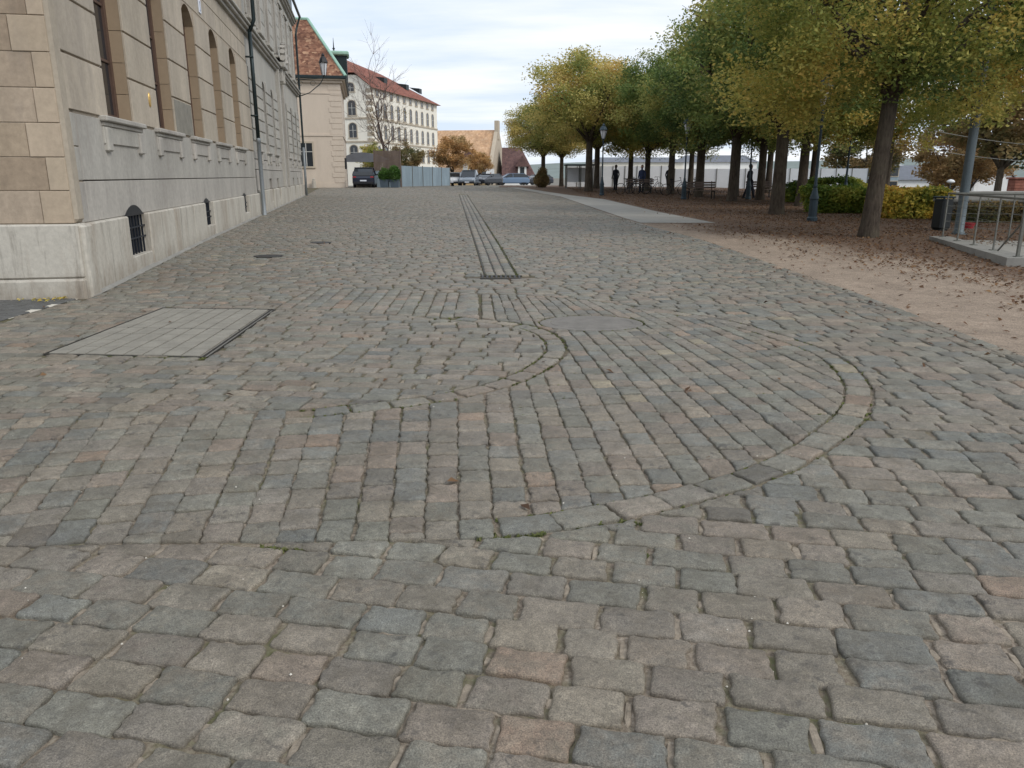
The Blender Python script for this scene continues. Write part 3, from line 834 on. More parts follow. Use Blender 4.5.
def wall_with_openings(mb,S0,S1,Z0,Z1,ops,out=0.0,depth=.35,jpar=None,jmat=None):
    """front skin with real holes; ops=(s0,s1,z0,zspring,ztop) sorted in s"""
    js=mb; sf=mb
    cur=S0
    for (s0,s1,z0,zs,zt) in ops:
        fquad(mb,[(cur,out,Z0),(s0,out,Z0),(s0,out,Z1),(cur,out,Z1)])
        if z0>Z0: fquad(mb,[(s0,out,Z0),(s1,out,Z0),(s1,out,z0),(s0,out,z0)])
        ap=archpts(s0,s1,zs,zt) if zt>zs else [(s0,zs),(s1,zs)]
        if jpar is not None: js=MB(); sf=js
        for (a,za),(b_,zb) in zip(ap,ap[1:]):
            fquad(mb,[(a,out,za),(b_,out,zb),(b_,out,Z1),(a,out,Z1)])
            fquad(sf,[(a,out,za),(a,out-depth,za),(b_,out-depth,zb),(b_,out,zb)])
        # jambs in blocks, sill floor
        z=z0
        while z<zs-.01:
            z2=min(zs,z+.46)
            if zs-z2<.12: z2=zs
            fbox(js,s0-.012,s0,out-depth,out-.004,z+.004,z2-.004); fbox(js,s1,s1+.012,out-depth,out-.004,z+.004,z2-.004)
            z=z2
        fquad(sf,[(s0-.012,out-depth,z0),(s1+.012,out-depth,z0),(s1+.012,out,z0),(s0-.012,out,z0)])
        if jpar is not None: js.build('window_reveal',M[jmat],jpar,world=True)
        cur=s1
    fquad(mb,[(cur,out,Z0),(S1,out,Z0),(S1,out,Z1),(cur,out,Z1)])
def window(parent,s0,s1,z0,zs,zt,rec,fm,bars=True,name='window',thick=.05,curt=False):
    f=MB()
    fbox(f,s0,s0+thick,-rec,-rec+.06,z0,zs); fbox(f,s1-thick,s1,-rec,-rec+.06,z0,zs); fbox(f,s0+thick,s1-thick,-rec,-rec+.06,z0,z0+.07)
    if bars:
        c=(s0+s1)/2; fbox(f,c-.03,c+.03,-rec,-rec+.05,z0+.07,zs)
        hh=(zs-z0)
        for q in (.36,.70): fbox(f,s0+thick,c-.03,-rec,-rec+.045,z0+hh*q-.018,z0+hh*q+.018); fbox(f,c+.03,s1-thick,-rec,-rec+.045,z0+hh*q-.018,z0+hh*q+.018)
    ap=archpts(s0,s1,zs,zt) if zt>zs else [(s0,zs),(s1,zs)]
    for (a,za),(b_,zb) in zip(ap,ap[1:]):
        fquad(f,[(a,-rec+.06,za-.07),(b_,-rec+.06,zb-.07),(b_,-rec+.06,zb),(a,-rec+.06,za)])
    w_=f.build(name,fm,parent,world=True)
    g_=MB()
    fquad(g_,[(s0,-rec+.02,z0),(s1,-rec+.02,z0),(s1,-rec+.02,zt),(s0,-rec+.02,zt)])
    g_.build('pane',M['glass'],w_,world=True)
    return w_
def blocks(mb,s0,s1,z0,z1,h,o0,o1,gap=.022,bev=.008):
    n=max(1,round((z1-z0)/h)); h=(z1-z0)/n
    for i in range(n): fbox(mb,s0,s1,o0,o1,z0+i*h+gap/2,z0+(i+1)*h-gap/2,bev=bev)

def sill(mb,s0,s1,z,proj=.12,h=.075):
    fbox(mb,s0,s1,-.02,proj,z-h,z,bev=.015); fbox(mb,s0+.05,s1-.05,-.02,proj*.55,z-h-.06,z-h,bev=.01)
    fbox(mb,s0+.06,s1-.06,-.02,.045,z-h-.30,z-h-.06,bev=.01)
    for q in (s0+.08,s1-.30): fbox(mb,q,q+.22,-.02,.075,z-h-.40,z-h-.07,bev=.02)
B1=empty('stone_building',(-5.4,9.6,0),0,'tan and grey stone building with arched windows at the near left corner of the square','building')
S_END=17.45
W1=[(1.95,3.25),(4.90,6.18),(7.85,9.08),(10.82,12.05),(13.80,15.05)]
wins=[(a,b,2.26,4.68,5.02) for a,b in W1]
wall=MB()
wall_with_openings(wall,.32,S_END,2.26,6.0,[(a,b,2.2601,zs,zt) for a,b,_,zs,zt in wins],0,.24,B1,'jamb')
UP1=[(a+.0,b-.05,6.95,9.0,9.0) for a,b in W1]
wall_with_openings(wall,.32,S_END,6.42,9.7,UP1,0,.25,B1,'jamb')
wall.quad(*[tuple(MF@Vector(q)) for q in ((0,.32,9.7),(0,S_END,9.7),(0,S_END,12),(0,.32,12))])
# back faces so the volume is closed
for q in (((-.9,.33,0),(-.9,S_END,0),(-.9,S_END,12),(-.9,.33,12)),): wall.quad(*[tuple(MF@Vector(p)) for p in q])
wall.build('wall',M['mortar'],B1,world=True)
# rusticated piers: proud blocks between the windows
pb=MB(); edges=[.36]+[v_ for ab in W1 for v_ in ab]+[S_END-.02]
for i in range(0,len(edges),2):
    a,b_=edges[i],edges[i+1]
    blocks(pb,a+.01,b_-.01,2.28,4.98,.675,-.05,.03,gap=.028)
    # each big course split by faint horizontal joint and a vertical one on wide piers
top=MB()
x=.36
while x<S_END-.3:
    L=min(random.uniform(.9,1.5),S_END-.03-x); fbox(pb,x,x+L-.012,-.02,.012,5.05,5.50,bev=.005); x+=L
x=.36
while x<S_END-.3:
    L=min(random.uniform(.9,1.5),S_END-.03-x); fbox(pb,x,x+L-.012,-.02,.012,5.52,5.98,bev=.005); x+=L
for i in range(0,len(edges),2):
    for (z0,z1) in ((6.5,7.35),(7.37,8.2),(8.22,9.1)): fbox(pb,edges[i]+.01,edges[i+1]-.01,-.02,.02,z0,z1,bev=.008)
fbox(pb,.36,S_END-.02,-.02,.02,9.12,9.68,bev=.008)
pb.build('pier_blocks',M['pier'],B1,world=True)
pt=MB(); fbox(pt,6.22,7.78,.03,.034,2.30,2.92); 
pt2=MB()
# lower grey dado
da=MB()
fbox(da,.62,S_END-.02,-.3,.018,1.44,2.255,bev=.008)
fbox(da,.62,S_END-.02,-.3,.022,.92,1.426,bev=.005)
fbox(da,.33,.60,-.3,.018,1.86,2.255,bev=.006); fbox(da,.33,.60,-.3,.020,1.44,1.845,bev=.006); fbox(da,.33,.60,-.3,.024,.92,1.415,bev=.006)
da.build('dado',M['grey_stone'],B1,world=True)
pt.build('pale_repair_block',M['hatch'],B1,world=True)['label']='fresh pale grey replacement block between the second and third window'
sl_=MB()
for a,b_ in W1: sill(sl_,a-.38,b_+.38,2.30)
sl_.build('window_sills',M['grey_stone'],B1,world=True)
for (a,b_,z0,zs,zt) in wins: window(B1,a,b_,z0+.06,zs,zt,.24,M['winframe'],thick=.11)
for (a,b_,z0,zs,zt) in UP1: window(B1,a,b_,z0,zs,zt,.25,M['white_frame'])
# plinth with arched cellar windows
pl=MB(); pj=MB()
CW=[(2.05,3.20,.31,.86,1.06),(7.95,8.95,.40,.80,1.0),(13.85,14.85,.42,.80,.99)]
def plinth(mb,S0,S1,zt,ops,out=.10):
    cur=S0
    for (s0,s1,z0,zs,zc) in ops:
        x=cur
        while x<s0-.01:
            L=min(random.uniform(1.2,1.9),s0-x)
            if s0-x-L<.5: L=s0-x
            fbox(mb,x+.004,x+L-.004,-.3,out,-.2,zt,bev=.02); x+=L
        fbox(mb,s0-.004,s1+.004,-.3,out-.01,-.2,z0,bev=.012)
        cur=s1
    x=cur
    while x<S1-.01:
        L=min(random.uniform(1.2,1.9),S1-x)
        if S1-x-L<.5: L=S1-x
        fbox(mb,x+.004,x+L-.004,-.3,out,-.2,zt,bev=.02); x+=L
plinth(pl,.34,S_END,.915,CW)
pl.build('plinth',M['plinth'],B1,world=True)
for (s0,s1,z0,zs,zc) in CW:
    gb=MB()
    # flat black arch head on the dado, black back below: cellar darkness painted in
    ap=archpts(s0,s1,zs,zc,10)
    hd=MB()
    back=[(s,.0245,z) for s,z in ap]
    n_=len(ap)
    vs=[tuple(MF@Vector((.027,s,z))) for s,z in ap if z>.90]; vs+= [tuple(MF@Vector((.027,ap[-1][0],.90))),tuple(MF@Vector((.027,ap[0][0],.90)))]
    gb.add(vs,[tuple(range(len(vs)))])
    fquad(gb,[(s0,-.06,z0),(s1,-.06,z0),(s1,-.06,.92),(s0,-.06,.92)])
    w_=MB()
    for k in range(7):
        sx=s0+.1+(s1-s0-.2)*k/6; fbox(w_,sx-.012,sx+.012,-.02,.004,z0,.915)
    for zz_ in (.45,.75): fbox(w_,s0,s1,.004,.016,z0+(zs-z0)*zz_-.012,z0+(zs-z0)*zz_+.012)
    g_=gb.build('cellar_painted_dark',M['trim_black'],B1,world=True); w_.build('grille',M['grille'],g_,world=True)
# corner strip and end wall facing the viewer
cs=MB(); fbox(cs,0.02,.31,-.4,.07,.93,12,bev=.05); cs.build('corner_strip',M['pier'],B1,world=True)
cp=MB(); fbox(cp,-.02,.33,-.6,.14,-.2,.915,bev=.03); cp.build('corner_plinth',M['plinth'],B1,world=True)
# end wall runs along -nrm from the corner
ew=MB();qb=MB();
def ebox(mb,u0,u1,o0,o1,z0,z1,bev=.006): mb.box(-u1,-u0,-o1,-o0,z0,z1,M=MF,bev=bev)   # u away from corner, o towards the viewer
zc=[.93,1.32,1.71,2.10,2.49,2.88,3.27,3.66,4.05,4.44,4.83,5.22,5.61,6.0]
for i,(z0,z1) in enumerate(zip(zc,zc[1:])):
    wq=(.30,.18,.34,.20,.16,.36,.14,.30)[i%8]
    ebox(qb,-.03,wq,-.3,.012,z0+.004,z1-.004)
    x=wq+.006
    while x<9:
        L=random.uniform(.9,1.4); ebox(ew,x,x+L-.008,-.3,.0,z0+.004,z1-.004); x+=L
ew.build('end_wall_blocks',M['block_dark'],B1,world=True); qb.build('corner_blocks',M['quoin'],B1,world=True)
bk=MB(); ebox(bk,.0,9.5,-.6,-.012,.9,12,bev=0); bk.build('end_wall',M['mortar'],B1,world=True)
pe=MB(); x=-.08
for L in (1.9,2.2,2.1,2.3): ebox(pe,x,x+L-.006,-.3,.075,.27,.925,bev=.02); ebox(pe,x-.01,x+L-.002,-.3,.10,-.2,.265,bev=.03); x+=L
pe.build('end_plinth',M['plinth'],B1,world=True)
# string cornice, upper cornice, roof edge (run on over both buildings)
def cornice(mb,S0,S1,z,k=1.0):
    fbox(mb,S0,S1,-.1,.10*k,z-.20,z-.10,bev=.01); fbox(mb,S0,S1,-.1,.19*k,z-.10,z,bev=.02); fbox(mb,S0,S1,-.1,.26*k,z,z+.09,bev=.02); fbox(mb,S0,S1,-.1,.14*k,z+.09,z+.22,bev=.02)
c1=MB(); cornice(c1,.0,S_END,6.12); cornice(c1,.0,S_END,9.95,1.1); c1.build('cornice',M['grey_stone'],B1,world=True)
r1=MB(); r1.add([tuple(MF@Vector(p)) for p in ((.45,-.1,11.6),(.45,S_END,11.6),(-5,S_END,14.5),(-5,-.1,14.5),(-9.6,-.1,11.6),(-9.6,S_END,11.6))],[(0,1,2,3),(3,2,5,4)]); fbox(r1,.0,S_END,.0,.45,11.45,11.6)
r1.build('roof',M['roof_brown'],B1,world=True)
bl=MB(); fbox(bl,.5,S_END,-9.5,-1.0,0,11.5); bl.build('body',M['mortar'],B1,world=True)
# rainwater pipe
dp=MB(); pS=17.42
dp.tube([tuple(MF@Vector((.20,pS,z))) for z in (2.68,4.5,6.0)],.062,10); dp.tube([tuple(MF@Vector(p)) for p in ((.20,pS,5.95),(.36,pS,6.3),(.36,pS,9.6),(.62,pS,10.1),(.62,pS,11.5))],.062,10)
for z in (3.4,5.2,7.4,9.2): fbox(dp,pS-.08,pS+.08,-.02,.26 if z<6 else .42,z-.02,z+.02)
d_=dp.build('downpipe',M['pipe_dark'],B1,world=True,smooth=True)
dq=MB(); dq.lathe([(.075,0),(.075,.02),(.068,.03),(.066,2.45),(.078,2.46),(.078,2.56),(.05,2.58)],0,0,14); dq.v=[(x+(MF@Vector((.20,pS,0))).x,y+(MF@Vector((.20,pS,0))).y,z+.12) for x,y,z in dq.v]
dq.build('pipe_sleeve',M['pipe_grey'],d_,world=True,smooth=True)
# plaques
mb=MB(); mb.lathe([(.001,0),(.055,.0),(.05,.018),(.001,.024)],0,0,14,sy=2.2,M=MF@Matrix.Translation((.032,4.35,2.74))@Matrix.Rotation(R(90),4,'Y')@Matrix.Rotation(R(90),4,'Z'))
tag(mb.build('brass_emblem',M['gold']),'small brass emblem fixed on the stone pier between the first two windows','plaque')
pq=empty('number_plate',tuple(MF@Vector((.03,10.0,5.28))),0,'small white house number plate above the piers, between the third and fourth window','number plate')
mb=MB(); fbox(mb,9.86,10.12,.012,.035,5.12,5.44,bev=.01); mb.build('plate',M['plaque'],pq,world=True)
mb=MB(); fbox(mb,9.975,10.005,.0345,.039,5.18,5.38); fbox(mb,9.955,9.975,.0345,.039,5.34,5.365); fbox(mb,9.95,10.03,.0345,.039,5.165,5.185); mb.build('digit',M['blue_ink'],pq,world=True)

# ---------------------------------------------------------------- second, cooler grey building in the same row
B2=empty('grey_building',tuple(MF@Vector((0,17.5,0))),0,'long cool grey stone building with rows of arched windows beyond the first downpipe','building')
A0,A1=17.50,38.9
cen=[19.0,21.85,24.7,30.9,33.75,36.6]
g0=.15
ops=[(c_-.48,c_+.48,2.36,4.62,4.93) for c_ in cen]
wall=MB(); wall_with_openings(wall,A0,A1,2.3,6.0,ops,0,.3,B2,'grey_stone')
ops2=[(c_-.5,c_+.5,6.62,9.05,9.05) for c_ in (19.0,21.85,24.7,27.9,30.9,33.75,36.6)]
wall_with_openings(wall,A0,A1,6.4,9.75,ops2,0,.22,B2,'grey_stone')
wall.quad(*[tuple(MF@Vector(q)) for q in ((0,A0,9.75),(0,A1,9.75),(0,A1,10.6),(0,A0,10.6))])
fbox(wall,A0,A1,-9.5,-.9,-.3,10.5); fbox(wall,A1-.4,A1,-.9,0.0,0,10.5)
wall.build('wall',M['grey_block'],B2,world=True)
pb=MB(); ed=[A0+.05]+[v_ for o_ in ops[:3] for v_ in (o_[0],o_[1])]+[26.75]+[29.05]+[v_ for o_ in ops[3:] for v_ in (o_[0],o_[1])]+[A1]
for i in range(0,len(ed)-1,2):
    a,b_=ed[i],ed[i+1]
    blocks(pb,a+.1,b_-.1,2.62,4.98,.39,-.05,.035,gap=.05)
    blocks(pb,a+.0,b_-.0,2.62,4.98,.39,-.05,.012,gap=.03)
for o_ in ops2:
    sr=MB()
    fbox(sr,o_[0]-.24,o_[0]-.02,-.02,.05,6.66,9.25,bev=.01); fbox(sr,o_[1]+.02,o_[1]+.24,-.02,.05,6.66,9.25,bev=.01); fbox(sr,o_[0]-.28,o_[1]+.28,-.02,.10,9.25,9.42,bev=.015)
    fbox(sr,o_[0]-.3,o_[1]+.3,-.02,.16,6.5,6.6,bev=.015); fbox(sr,o_[0]-.2,o_[1]+.2,-.02,.05,6.36,6.5); sr.build('window_surround',M['grey_stone'],B2,world=True)
x=A0
for i,o_ in enumerate(ops2[:-1]):
    m0,m1=o_[1]+.3,ops2[i+1][0]-.3
    blocks(pb,m0,m1,6.7,9.6,.46,-.05,.02,gap=.03)
pb.build('facade_blocks',M['grey_block'],B2,world=True)
da=MB(); fbox(da,A0,A1,-.3,.03,2.04,2.30,bev=.01); fbox(da,A0,A1,-.3,.018,1.70,2.02,bev=.008)
# cellar windows between: band with slots
cells=[18.9,21.7,24.4,32.2,35.0,37.4]
cur=A0+.05
for c_ in cells+[None]:
    nx_=A1 if c_ is None else c_-.42
    fbox(da,cur,nx_,-.3,.03,1.0,1.68,bev=.01)
    if c_: cur=c_+.42
for c_ in cells: fbox(da,c_-.42,c_+.42,-.3,.025,1.38,1.68)
for o_ in ops: sill(da,o_[0]-.18,o_[1]+.18,2.36,.12)
da.build('dado',M['grey_stone'],B2,world=True)
for c_ in cells:
    gg=MB(); fbox(gg,c_-.42,c_+.42,-.2,-.15,.5,1.38); gg.build('cellar_painted_dark',M['trim_black'],B2,world=True)  # black panel in each slot paints the darkness of the cellar behind
pl=MB(); cur=A0+.05
for c_ in cells+[None]:
    nx_=A1+.05 if c_ is None else c_-.34
    x=cur
    while x<nx_-.01:
        L=min(1.5,nx_-x)
        if nx_-x-L<.4: L=nx_-x
        fbox(pl,x+.004,x+L-.004,-.3,.10,-.1,.985,bev=.02); x+=L
    if c_: fbox(pl,c_-.34,c_+.34,-.3,.06,-.1,.52,bev=.02); cur=c_+.34
pl.build('plinth',M['plinth'],B2,world=True)
pi=MB(); 
fbox(pi,26.78,27.15,-.1,.16,.99,6.0,bev=.02); fbox(pi,28.65,29.02,-.1,.16,.99,6.0,bev=.02)
for k in range(5): fbox(pi,27.25,28.55,-.1,.05-.012*k*0,1.0+k*.98,1.0+k*.98+.95,bev=.01)
# carved shell over the door axis
for k in range(9):
    a=math.pi*(k+.5)/9; pi.tube([tuple(MF@Vector((.30,27.9,6.35))),tuple(MF@Vector((.34,27.9+.75*math.cos(a),6.35+.85*math.sin(a))))],[.05,.13],6)
fbox(pi,27.2,28.6,.0,.42,6.1,6.34,bev=.04); fbox(pi,27.4,27.6,.0,.30,5.5,6.1,bev=.05); fbox(pi,28.2,28.4,.0,.30,5.5,6.1,bev=.05)
pi.build('central_pilasters',M['grey_stone'],B2,world=True)
c2=MB(); cornice(c2,A0,A1,6.12); cornice(c2,A0,A1,9.95,1.1); c2.build('cornice',M['grey_stone'],B2,world=True)
for o_ in ops: window(B2,o_[0],o_[1],o_[2],o_[3],o_[4],.3,M['white_frame'])
for o_ in ops2: window(B2,o_[0],o_[1],o_[2],o_[3],o_[4],.22,M['white_frame'])
rf=MB(); fbox(rf,A0,A1+.1,-9.5,.0,10.4,12.2); rf.build('attic',M['grey_block'],B2,world=True)
gt=MB(); gt.tube([tuple(MF@Vector((.45,s_,10.28))) for s_ in (A0,A1+.25)],.075,8); fbox(gt,A0,A1+.1,.0,.06,10.6,12.3); gt.tube([tuple(MF@Vector(p)) for p in ((.45,A1+.2,10.3),(.25,A1+.12,9.7),(.18,A1-.1,9.3),(.18,A1-.1,3.1))],.06,8)
gt.build('gutter_and_downpipe',M['pipe_dark'],B2,world=True,smooth=False)
gp=MB(); q=MF@Vector((.18,A1-.1,0)); gp.tube([(q.x,q.y,.3),(q.x,q.y,3.1)],.07,8); gp.build('pipe_sleeve',M['pipe_grey'],B2,world=True,smooth=True)

# wall lantern on its bracket at the far end
LP=Vector((-12.35,52.3,0)); 
l0=MF@Vector((.25,A1-.3,7.3))
# the lantern hangs from the wall of the grey building on a long arm
LX,LY=l0.x+1.35,l0.y+.3
wl=empty('wall_lantern',(l0.x,l0.y,6.2),0,'black lantern with milky glass on a curved bracket at the grey building end','lantern')
mb=MB(); mb.tube([(l0.x-.2,l0.y,5.9),(l0.x+.5,l0.y+.1,6.15),(LX-.25,LY,6.65),(LX,LY,7.05)],.025,6); mb.tube([(l0.x-.2,l0.y,6.85),(l0.x+.6,l0.y+.1,6.9),(LX-.1,LY,6.98)],.02,6)
for cxx in (.0,.75): mb.tube([(l0.x+cxx+.16*math.cos(a),l0.y,6.66+.12*math.sin(a)) for a in np.linspace(0,5.5,10)],.013,5)
mb.build('bracket',M['pipe_dark'],wl,world=True)
Mt=Matrix.Translation((LX,LY,7.05))@Matrix.Scale(.86,4)
mb=MB(); mb.lathe([(.09,0),(.10,.05),(.07,.09)],n=8,M=Mt); mb.lathe([(.30,.86),(.31,.90),(.22,1.12),(.12,1.28),(.10,1.30),(.12,1.36),(.05,1.44),(.01,1.5)],n=8,M=Mt)
for k in range(6):
    a=k*math.pi/3; mb.tube([Mt@Vector((.15*math.cos(a),.15*math.sin(a),.08)),Mt@Vector((.27*math.cos(a),.27*math.sin(a),.88))],.012,5)
mb.build('lantern_cage',M['trim_black'],wl,world=True)
mb=MB(); mb.lathe([(.13,.09),(.25,.86)],n=6,M=Mt); mb.build('lantern_glass',M['lamp_glass'],wl,world=True)

# ================================================================ BUILDINGS FARTHER ON
def house_window(parent,M4,x,z,w,h,fm='trim',arched=False,glass='glass',depth=.12):
    """M4: facade frame, x along the wall, y out of the wall, z up"""
    f=MB(); t=.12
    f.box(x-w/2-t,x-w/2,-.02,.05,z,z+h,M=M4); f.box(x+w/2,x+w/2+t,-.02,.05,z,z+h,M=M4); f.box(x-w/2-t-.05,x+w/2+t+.05,-.02,.10,z-.13,z,M=M4)
    if arched:
        for k in range(8):
            a0,a1=math.pi*k/8,math.pi*(k+1)/8; r=w/2
            P=[(x+(r+d)*math.cos(a),.05,z+h+(r+d)*.75*math.sin(a)) for a,d in ((a0,0),(a0,t),(a1,t),(a1,0))]
            f.add([tuple(M4@Vector(p)) for p in P],[(0,1,2,3)])
    else: f.box(x-w/2-t,x+w/2+t,-.02,.06,z+h,z+h+.14,M=M4)
    o=f.build('window',M[fm],parent,world=True)
    g=MB(); 
    if arched:
        P=[(x-w/2,.02,z),(x+w/2,.02,z)]+[(x+w/2*math.cos(a),.02,z+h+w/2*.75*math.sin(a)) for a in np.linspace(0,math.pi,9)]
        g.add([tuple(M4@Vector(p)) for p in P],[tuple(range(len(P)))])
    else: g.box(x-w/2,x+w/2,-.02,.02,z,z+h,M=M4)
    g.build('pane',M[glass],o,world=True)
    m=MB(); m.box(x-.035,x+.035,.021,.035,z,z+h*1.05,M=M4); m.box(x-w/2,x-.036,.021,.03,z+h*.62,z+h*.62+.05,M=M4); m.box(x+.036,x+w/2,.021,.03,z+h*.62,z+h*.62+.05,M=M4)
    m.build('frame',M['white_frame'],o,world=True)
    return o
def wall_frame(px,py,dx,dy,z=0):
    """local x along (dx,dy), local y outward = to the right of the direction"""
    d=Vector((dx,dy,0)).normalized(); n_=Vector((d.y,-d.x,0))
    return Matrix.Translation((px,py,z))@Matrix(((d.x,n_.x,0,0),(d.y,n_.y,0,0),(0,0,1,0),(0,0,0,1)))
# beige house with brown hipped roof
HX0,HX1,HY0,HY1=-26.0,-13.70,65.2,79
B3=empty('beige_house',(-13.7,65.2,.45),0,'beige rendered house with mottled brown hipped roof and green copper ridge','house'); B3.rotation_euler.z=R(10.67)
mb=MB(); mb.box(HX0,HX1,HY0,HY1,0,8.9); mb.build('wall',M['beige_wall'],B3,world=True)
mb=MB()
for z in (4.55,): mb.box(HX0,HX1+.06,HY0-.06,HY0,z,z+.14); mb.box(HX1,HX1+.06,HY0,HY1,z,z+.14)
mb.box(HX0,HX1+.05,HY0-.05,HY0,7.75,7.85)
mb.box(HX0,HX1+.2,HY0-.2,HY0,8.55,8.75,bev=.03);mb.box(HX0,HX1+.4,HY0-.4,HY0,8.75,8.95,bev=.03);mb.box(HX1,HX1+.2,HY0,HY1,8.55,8.75,bev=.03);mb.box(HX1,HX1+.4,HY0,HY1,8.75,8.95,bev=.03)
k=0;z=.9
while z<8.4:
    w_=.95 if k%2 else .80
    mb.box(HX1-w_,HX1+.035,HY0-.035,HY0+.6,z+.02,z+.40); z+=.42;k+=1
mb.box(HX0,HX1+.05,HY0-.05,HY0+.2,.2,.88)
mb.build('stone_trim',M['beige_wall'],B3,world=True)
mb=MB(); mb.box(HX0,HX1+.55,HY0-.55,HY0-.40,8.85,9.08,bev=.03); mb.box(HX1+.40,HX1+.55,HY0-.4,HY1,8.85,9.08,bev=.03); mb.build('gutter',M['pipe_dark'],B3,world=True)
ex,ey=HX1+.5,HY0-.5; rx,ry,rz=HX1-2.4,HY0+4.3,13.9
mb=MB(); mb.add([(HX0,ey,9.0),(ex,ey,9.0),(rx,ry,rz),(HX0,ry,rz),(ex,HY1+.5,9.0),(rx,HY1-4,rz),(HX0,HY1-4,rz)],[(0,1,2,3),(1,4,5,2),(3,2,5,6)]); mb.build('roof',M['roof_brown'],B3,world=True)
mb=MB(); mb.tube([(ex,ey,9.06),(rx,ry,rz+.04)],.12,6); mb.tube([(rx,ry,rz+.04),(HX0,ry,rz+.04)],.12,6); mb.build('copper_ridge',M['copper'],B3,world=True)
mb=MB(); mb.box(HX1-.9,HX1+.6,69.5,71.2,9.2,11.2); dd=mb.build('dormer',M['pipe_dark'],B3,world=True); mb=MB(); mb.box(HX1-1.4,HX1+.8,69.2,71.5,11.2,11.55,bev=.1); mb.build('dormer_roof',M['copper'],dd,world=True)
W3=wall_frame(HX0,HY0,1,0)
house_window(B3,W3,9.35,2.2,1.0,1.8,'trim'); house_window(B3,W3,5.3,2.35,.95,1.75,'trim')
mb=MB(); mb.box(-13.95,-13.80,66.4,66.8,2.0,2.9,bev=.01); tag(mb.build('dark_wall_box',M['trim_black']),'small dark box fixed on the side wall of the beige house behind the parked car','wall box')
for (x,y,lab) in ((-16.05,64.3,'short pale stone bollard in front of the beige house'),):
    mb=MB(); mb.lathe([(.17,0),(.16,.55),(.10,.62),(.14,.66),(.10,.74),(.01,.78)],n=10); mb.v=[(a+x,b_+y,c_+gz(x,y)) for a,b_,c_ in mb.v]; tag(mb.build('stone_bollard',M['plinth']),lab,'bollard')
# steps by the house side
mb=MB()
for k in range(3): mb.box(-13.3,-11.9,66.8+k*.32,68.5,.40,.62+k*.16,bev=.02)
tag(mb.build('stone_steps',M['plinth']),'three pale stone steps beside the beige house, left of the dark car','steps')

# large cream building with the red roof
u4=Vector((6.3,27,0)).normalized(); p4=Vector((-19.05,110,0)); n4=Vector((u4.y,-u4.x,0)); L4=28.0; WD=13.0
B4=empty('cream_building',tuple(p4),0,'large cream building of four storeys with a long red tiled roof and finial','building')
def q4(a,b_,z): v=p4+u4*a-n4*b_; return (v.x,v.y,z)   # a along the side, b across towards the left
EV=13.1; RG=17.6
mb=MB(); mb.add([q4(0,0,-3),q4(L4,0,-3),q4(L4,WD,-3),q4(0,WD,-3),q4(0,0,EV),q4(L4,0,EV),q4(L4,WD,EV),q4(0,WD,EV),q4(0,2.0,EV+1.45),q4(0,WD-2,EV+1.45)],
  [(0,1,5,4),(1,2,6,5),(2,3,7,6),(3,0,4,8,9,7),(4,5,6,7)]); mb.build('wall',M['cream_wall'],B4,world=True)
mb=MB(); hm=WD/2
P=[q4(-.5,-.5,EV-.25),q4(L4+.6,-.6,EV-.25),q4(L4+.6,WD+.6,EV-.25),q4(-.5,WD+.5,EV-.25),q4(-.5,2.0,EV+1.7),q4(-.5,WD-2.0,EV+1.7),q4(3.2,hm,RG),q4(L4-8,hm,RG-.6)]
mb.add(P,[(0,1,7,6,4),(1,2,7),(2,3,5,6,7),(4,6,5)]); mb.build('roof',M['roof_red'],B4,world=True)
mb=MB(); mb.tube([q4(3.2,hm,RG-.1),q4(3.2,hm,RG+.5),q4(3.2,hm,RG+2.2)],[.28,.12,.02],6); mb.lathe([(.01,0),(.22,.2),(.01,.42)],n=8,M=Matrix.Translation(q4(3.2,hm,RG+.6))); mb.build('finial',M['pipe_dark'],B4,world=True)
for a in (9,18,24):
    mb=MB(); mb.add([q4(a,1.6,EV+1.3),q4(a+1.2,1.6,EV+1.3),q4(a+1.2,1.6,EV+2.1),q4(a,1.6,EV+2.1),q4(a+1.2,3.4,EV+2.3),q4(a,3.4,EV+2.3)],[(0,1,2,3),(3,2,4,5),(0,3,5),(1,4,2)])
    mb.build('roof_light',M['pipe_dark'],B4,world=True)
F4a=wall_frame(*q4(0,0,0)[:2],-n4.x,-n4.y); F4a=wall_frame(*q4(0,WD,0)[:2],n4.x,n4.y)   # near gable face, x from left to corner
F4b=wall_frame(*q4(0,0,0)[:2],u4.x,u4.y)
for z in (3.6,6.5,9.4):
    for k,xx in enumerate((WD-2.8,WD-6.4)):
        house_window(B4,F4a,xx,z,1.1,1.5,'trim',arched=True)
for xx in (WD-2.9,WD-6.4): house_window(B4,F4a,xx,12.45,1.1,.7,'trim',arched=True)
mb=MB()
for z in (5.85,8.9): mb.box(0,WD+.05,.0,.10,z,z+.22,M=F4a); mb.box(0.0,L4,.0,.10,z,z+.22,M=F4b)
for z in np.arange(-.5,EV-.4,.8): mb.box(WD-.7,WD+.04,-.02,.06,z,z+.5,M=F4a); mb.box(-.04,.7,-.02,.06,z,z+.5,M=F4b)
mb.build('stone_bands',M['trim'],B4,world=True)
for z in (3.5,6.4,9.3):
    for k in range(10): house_window(B4,F4b,2.2+k*2.6,z,.95,1.6,'trim',arched=True)
for k in range(10): house_window(B4,F4b,2.2+k*2.6,11.95,.9,.75,'trim')
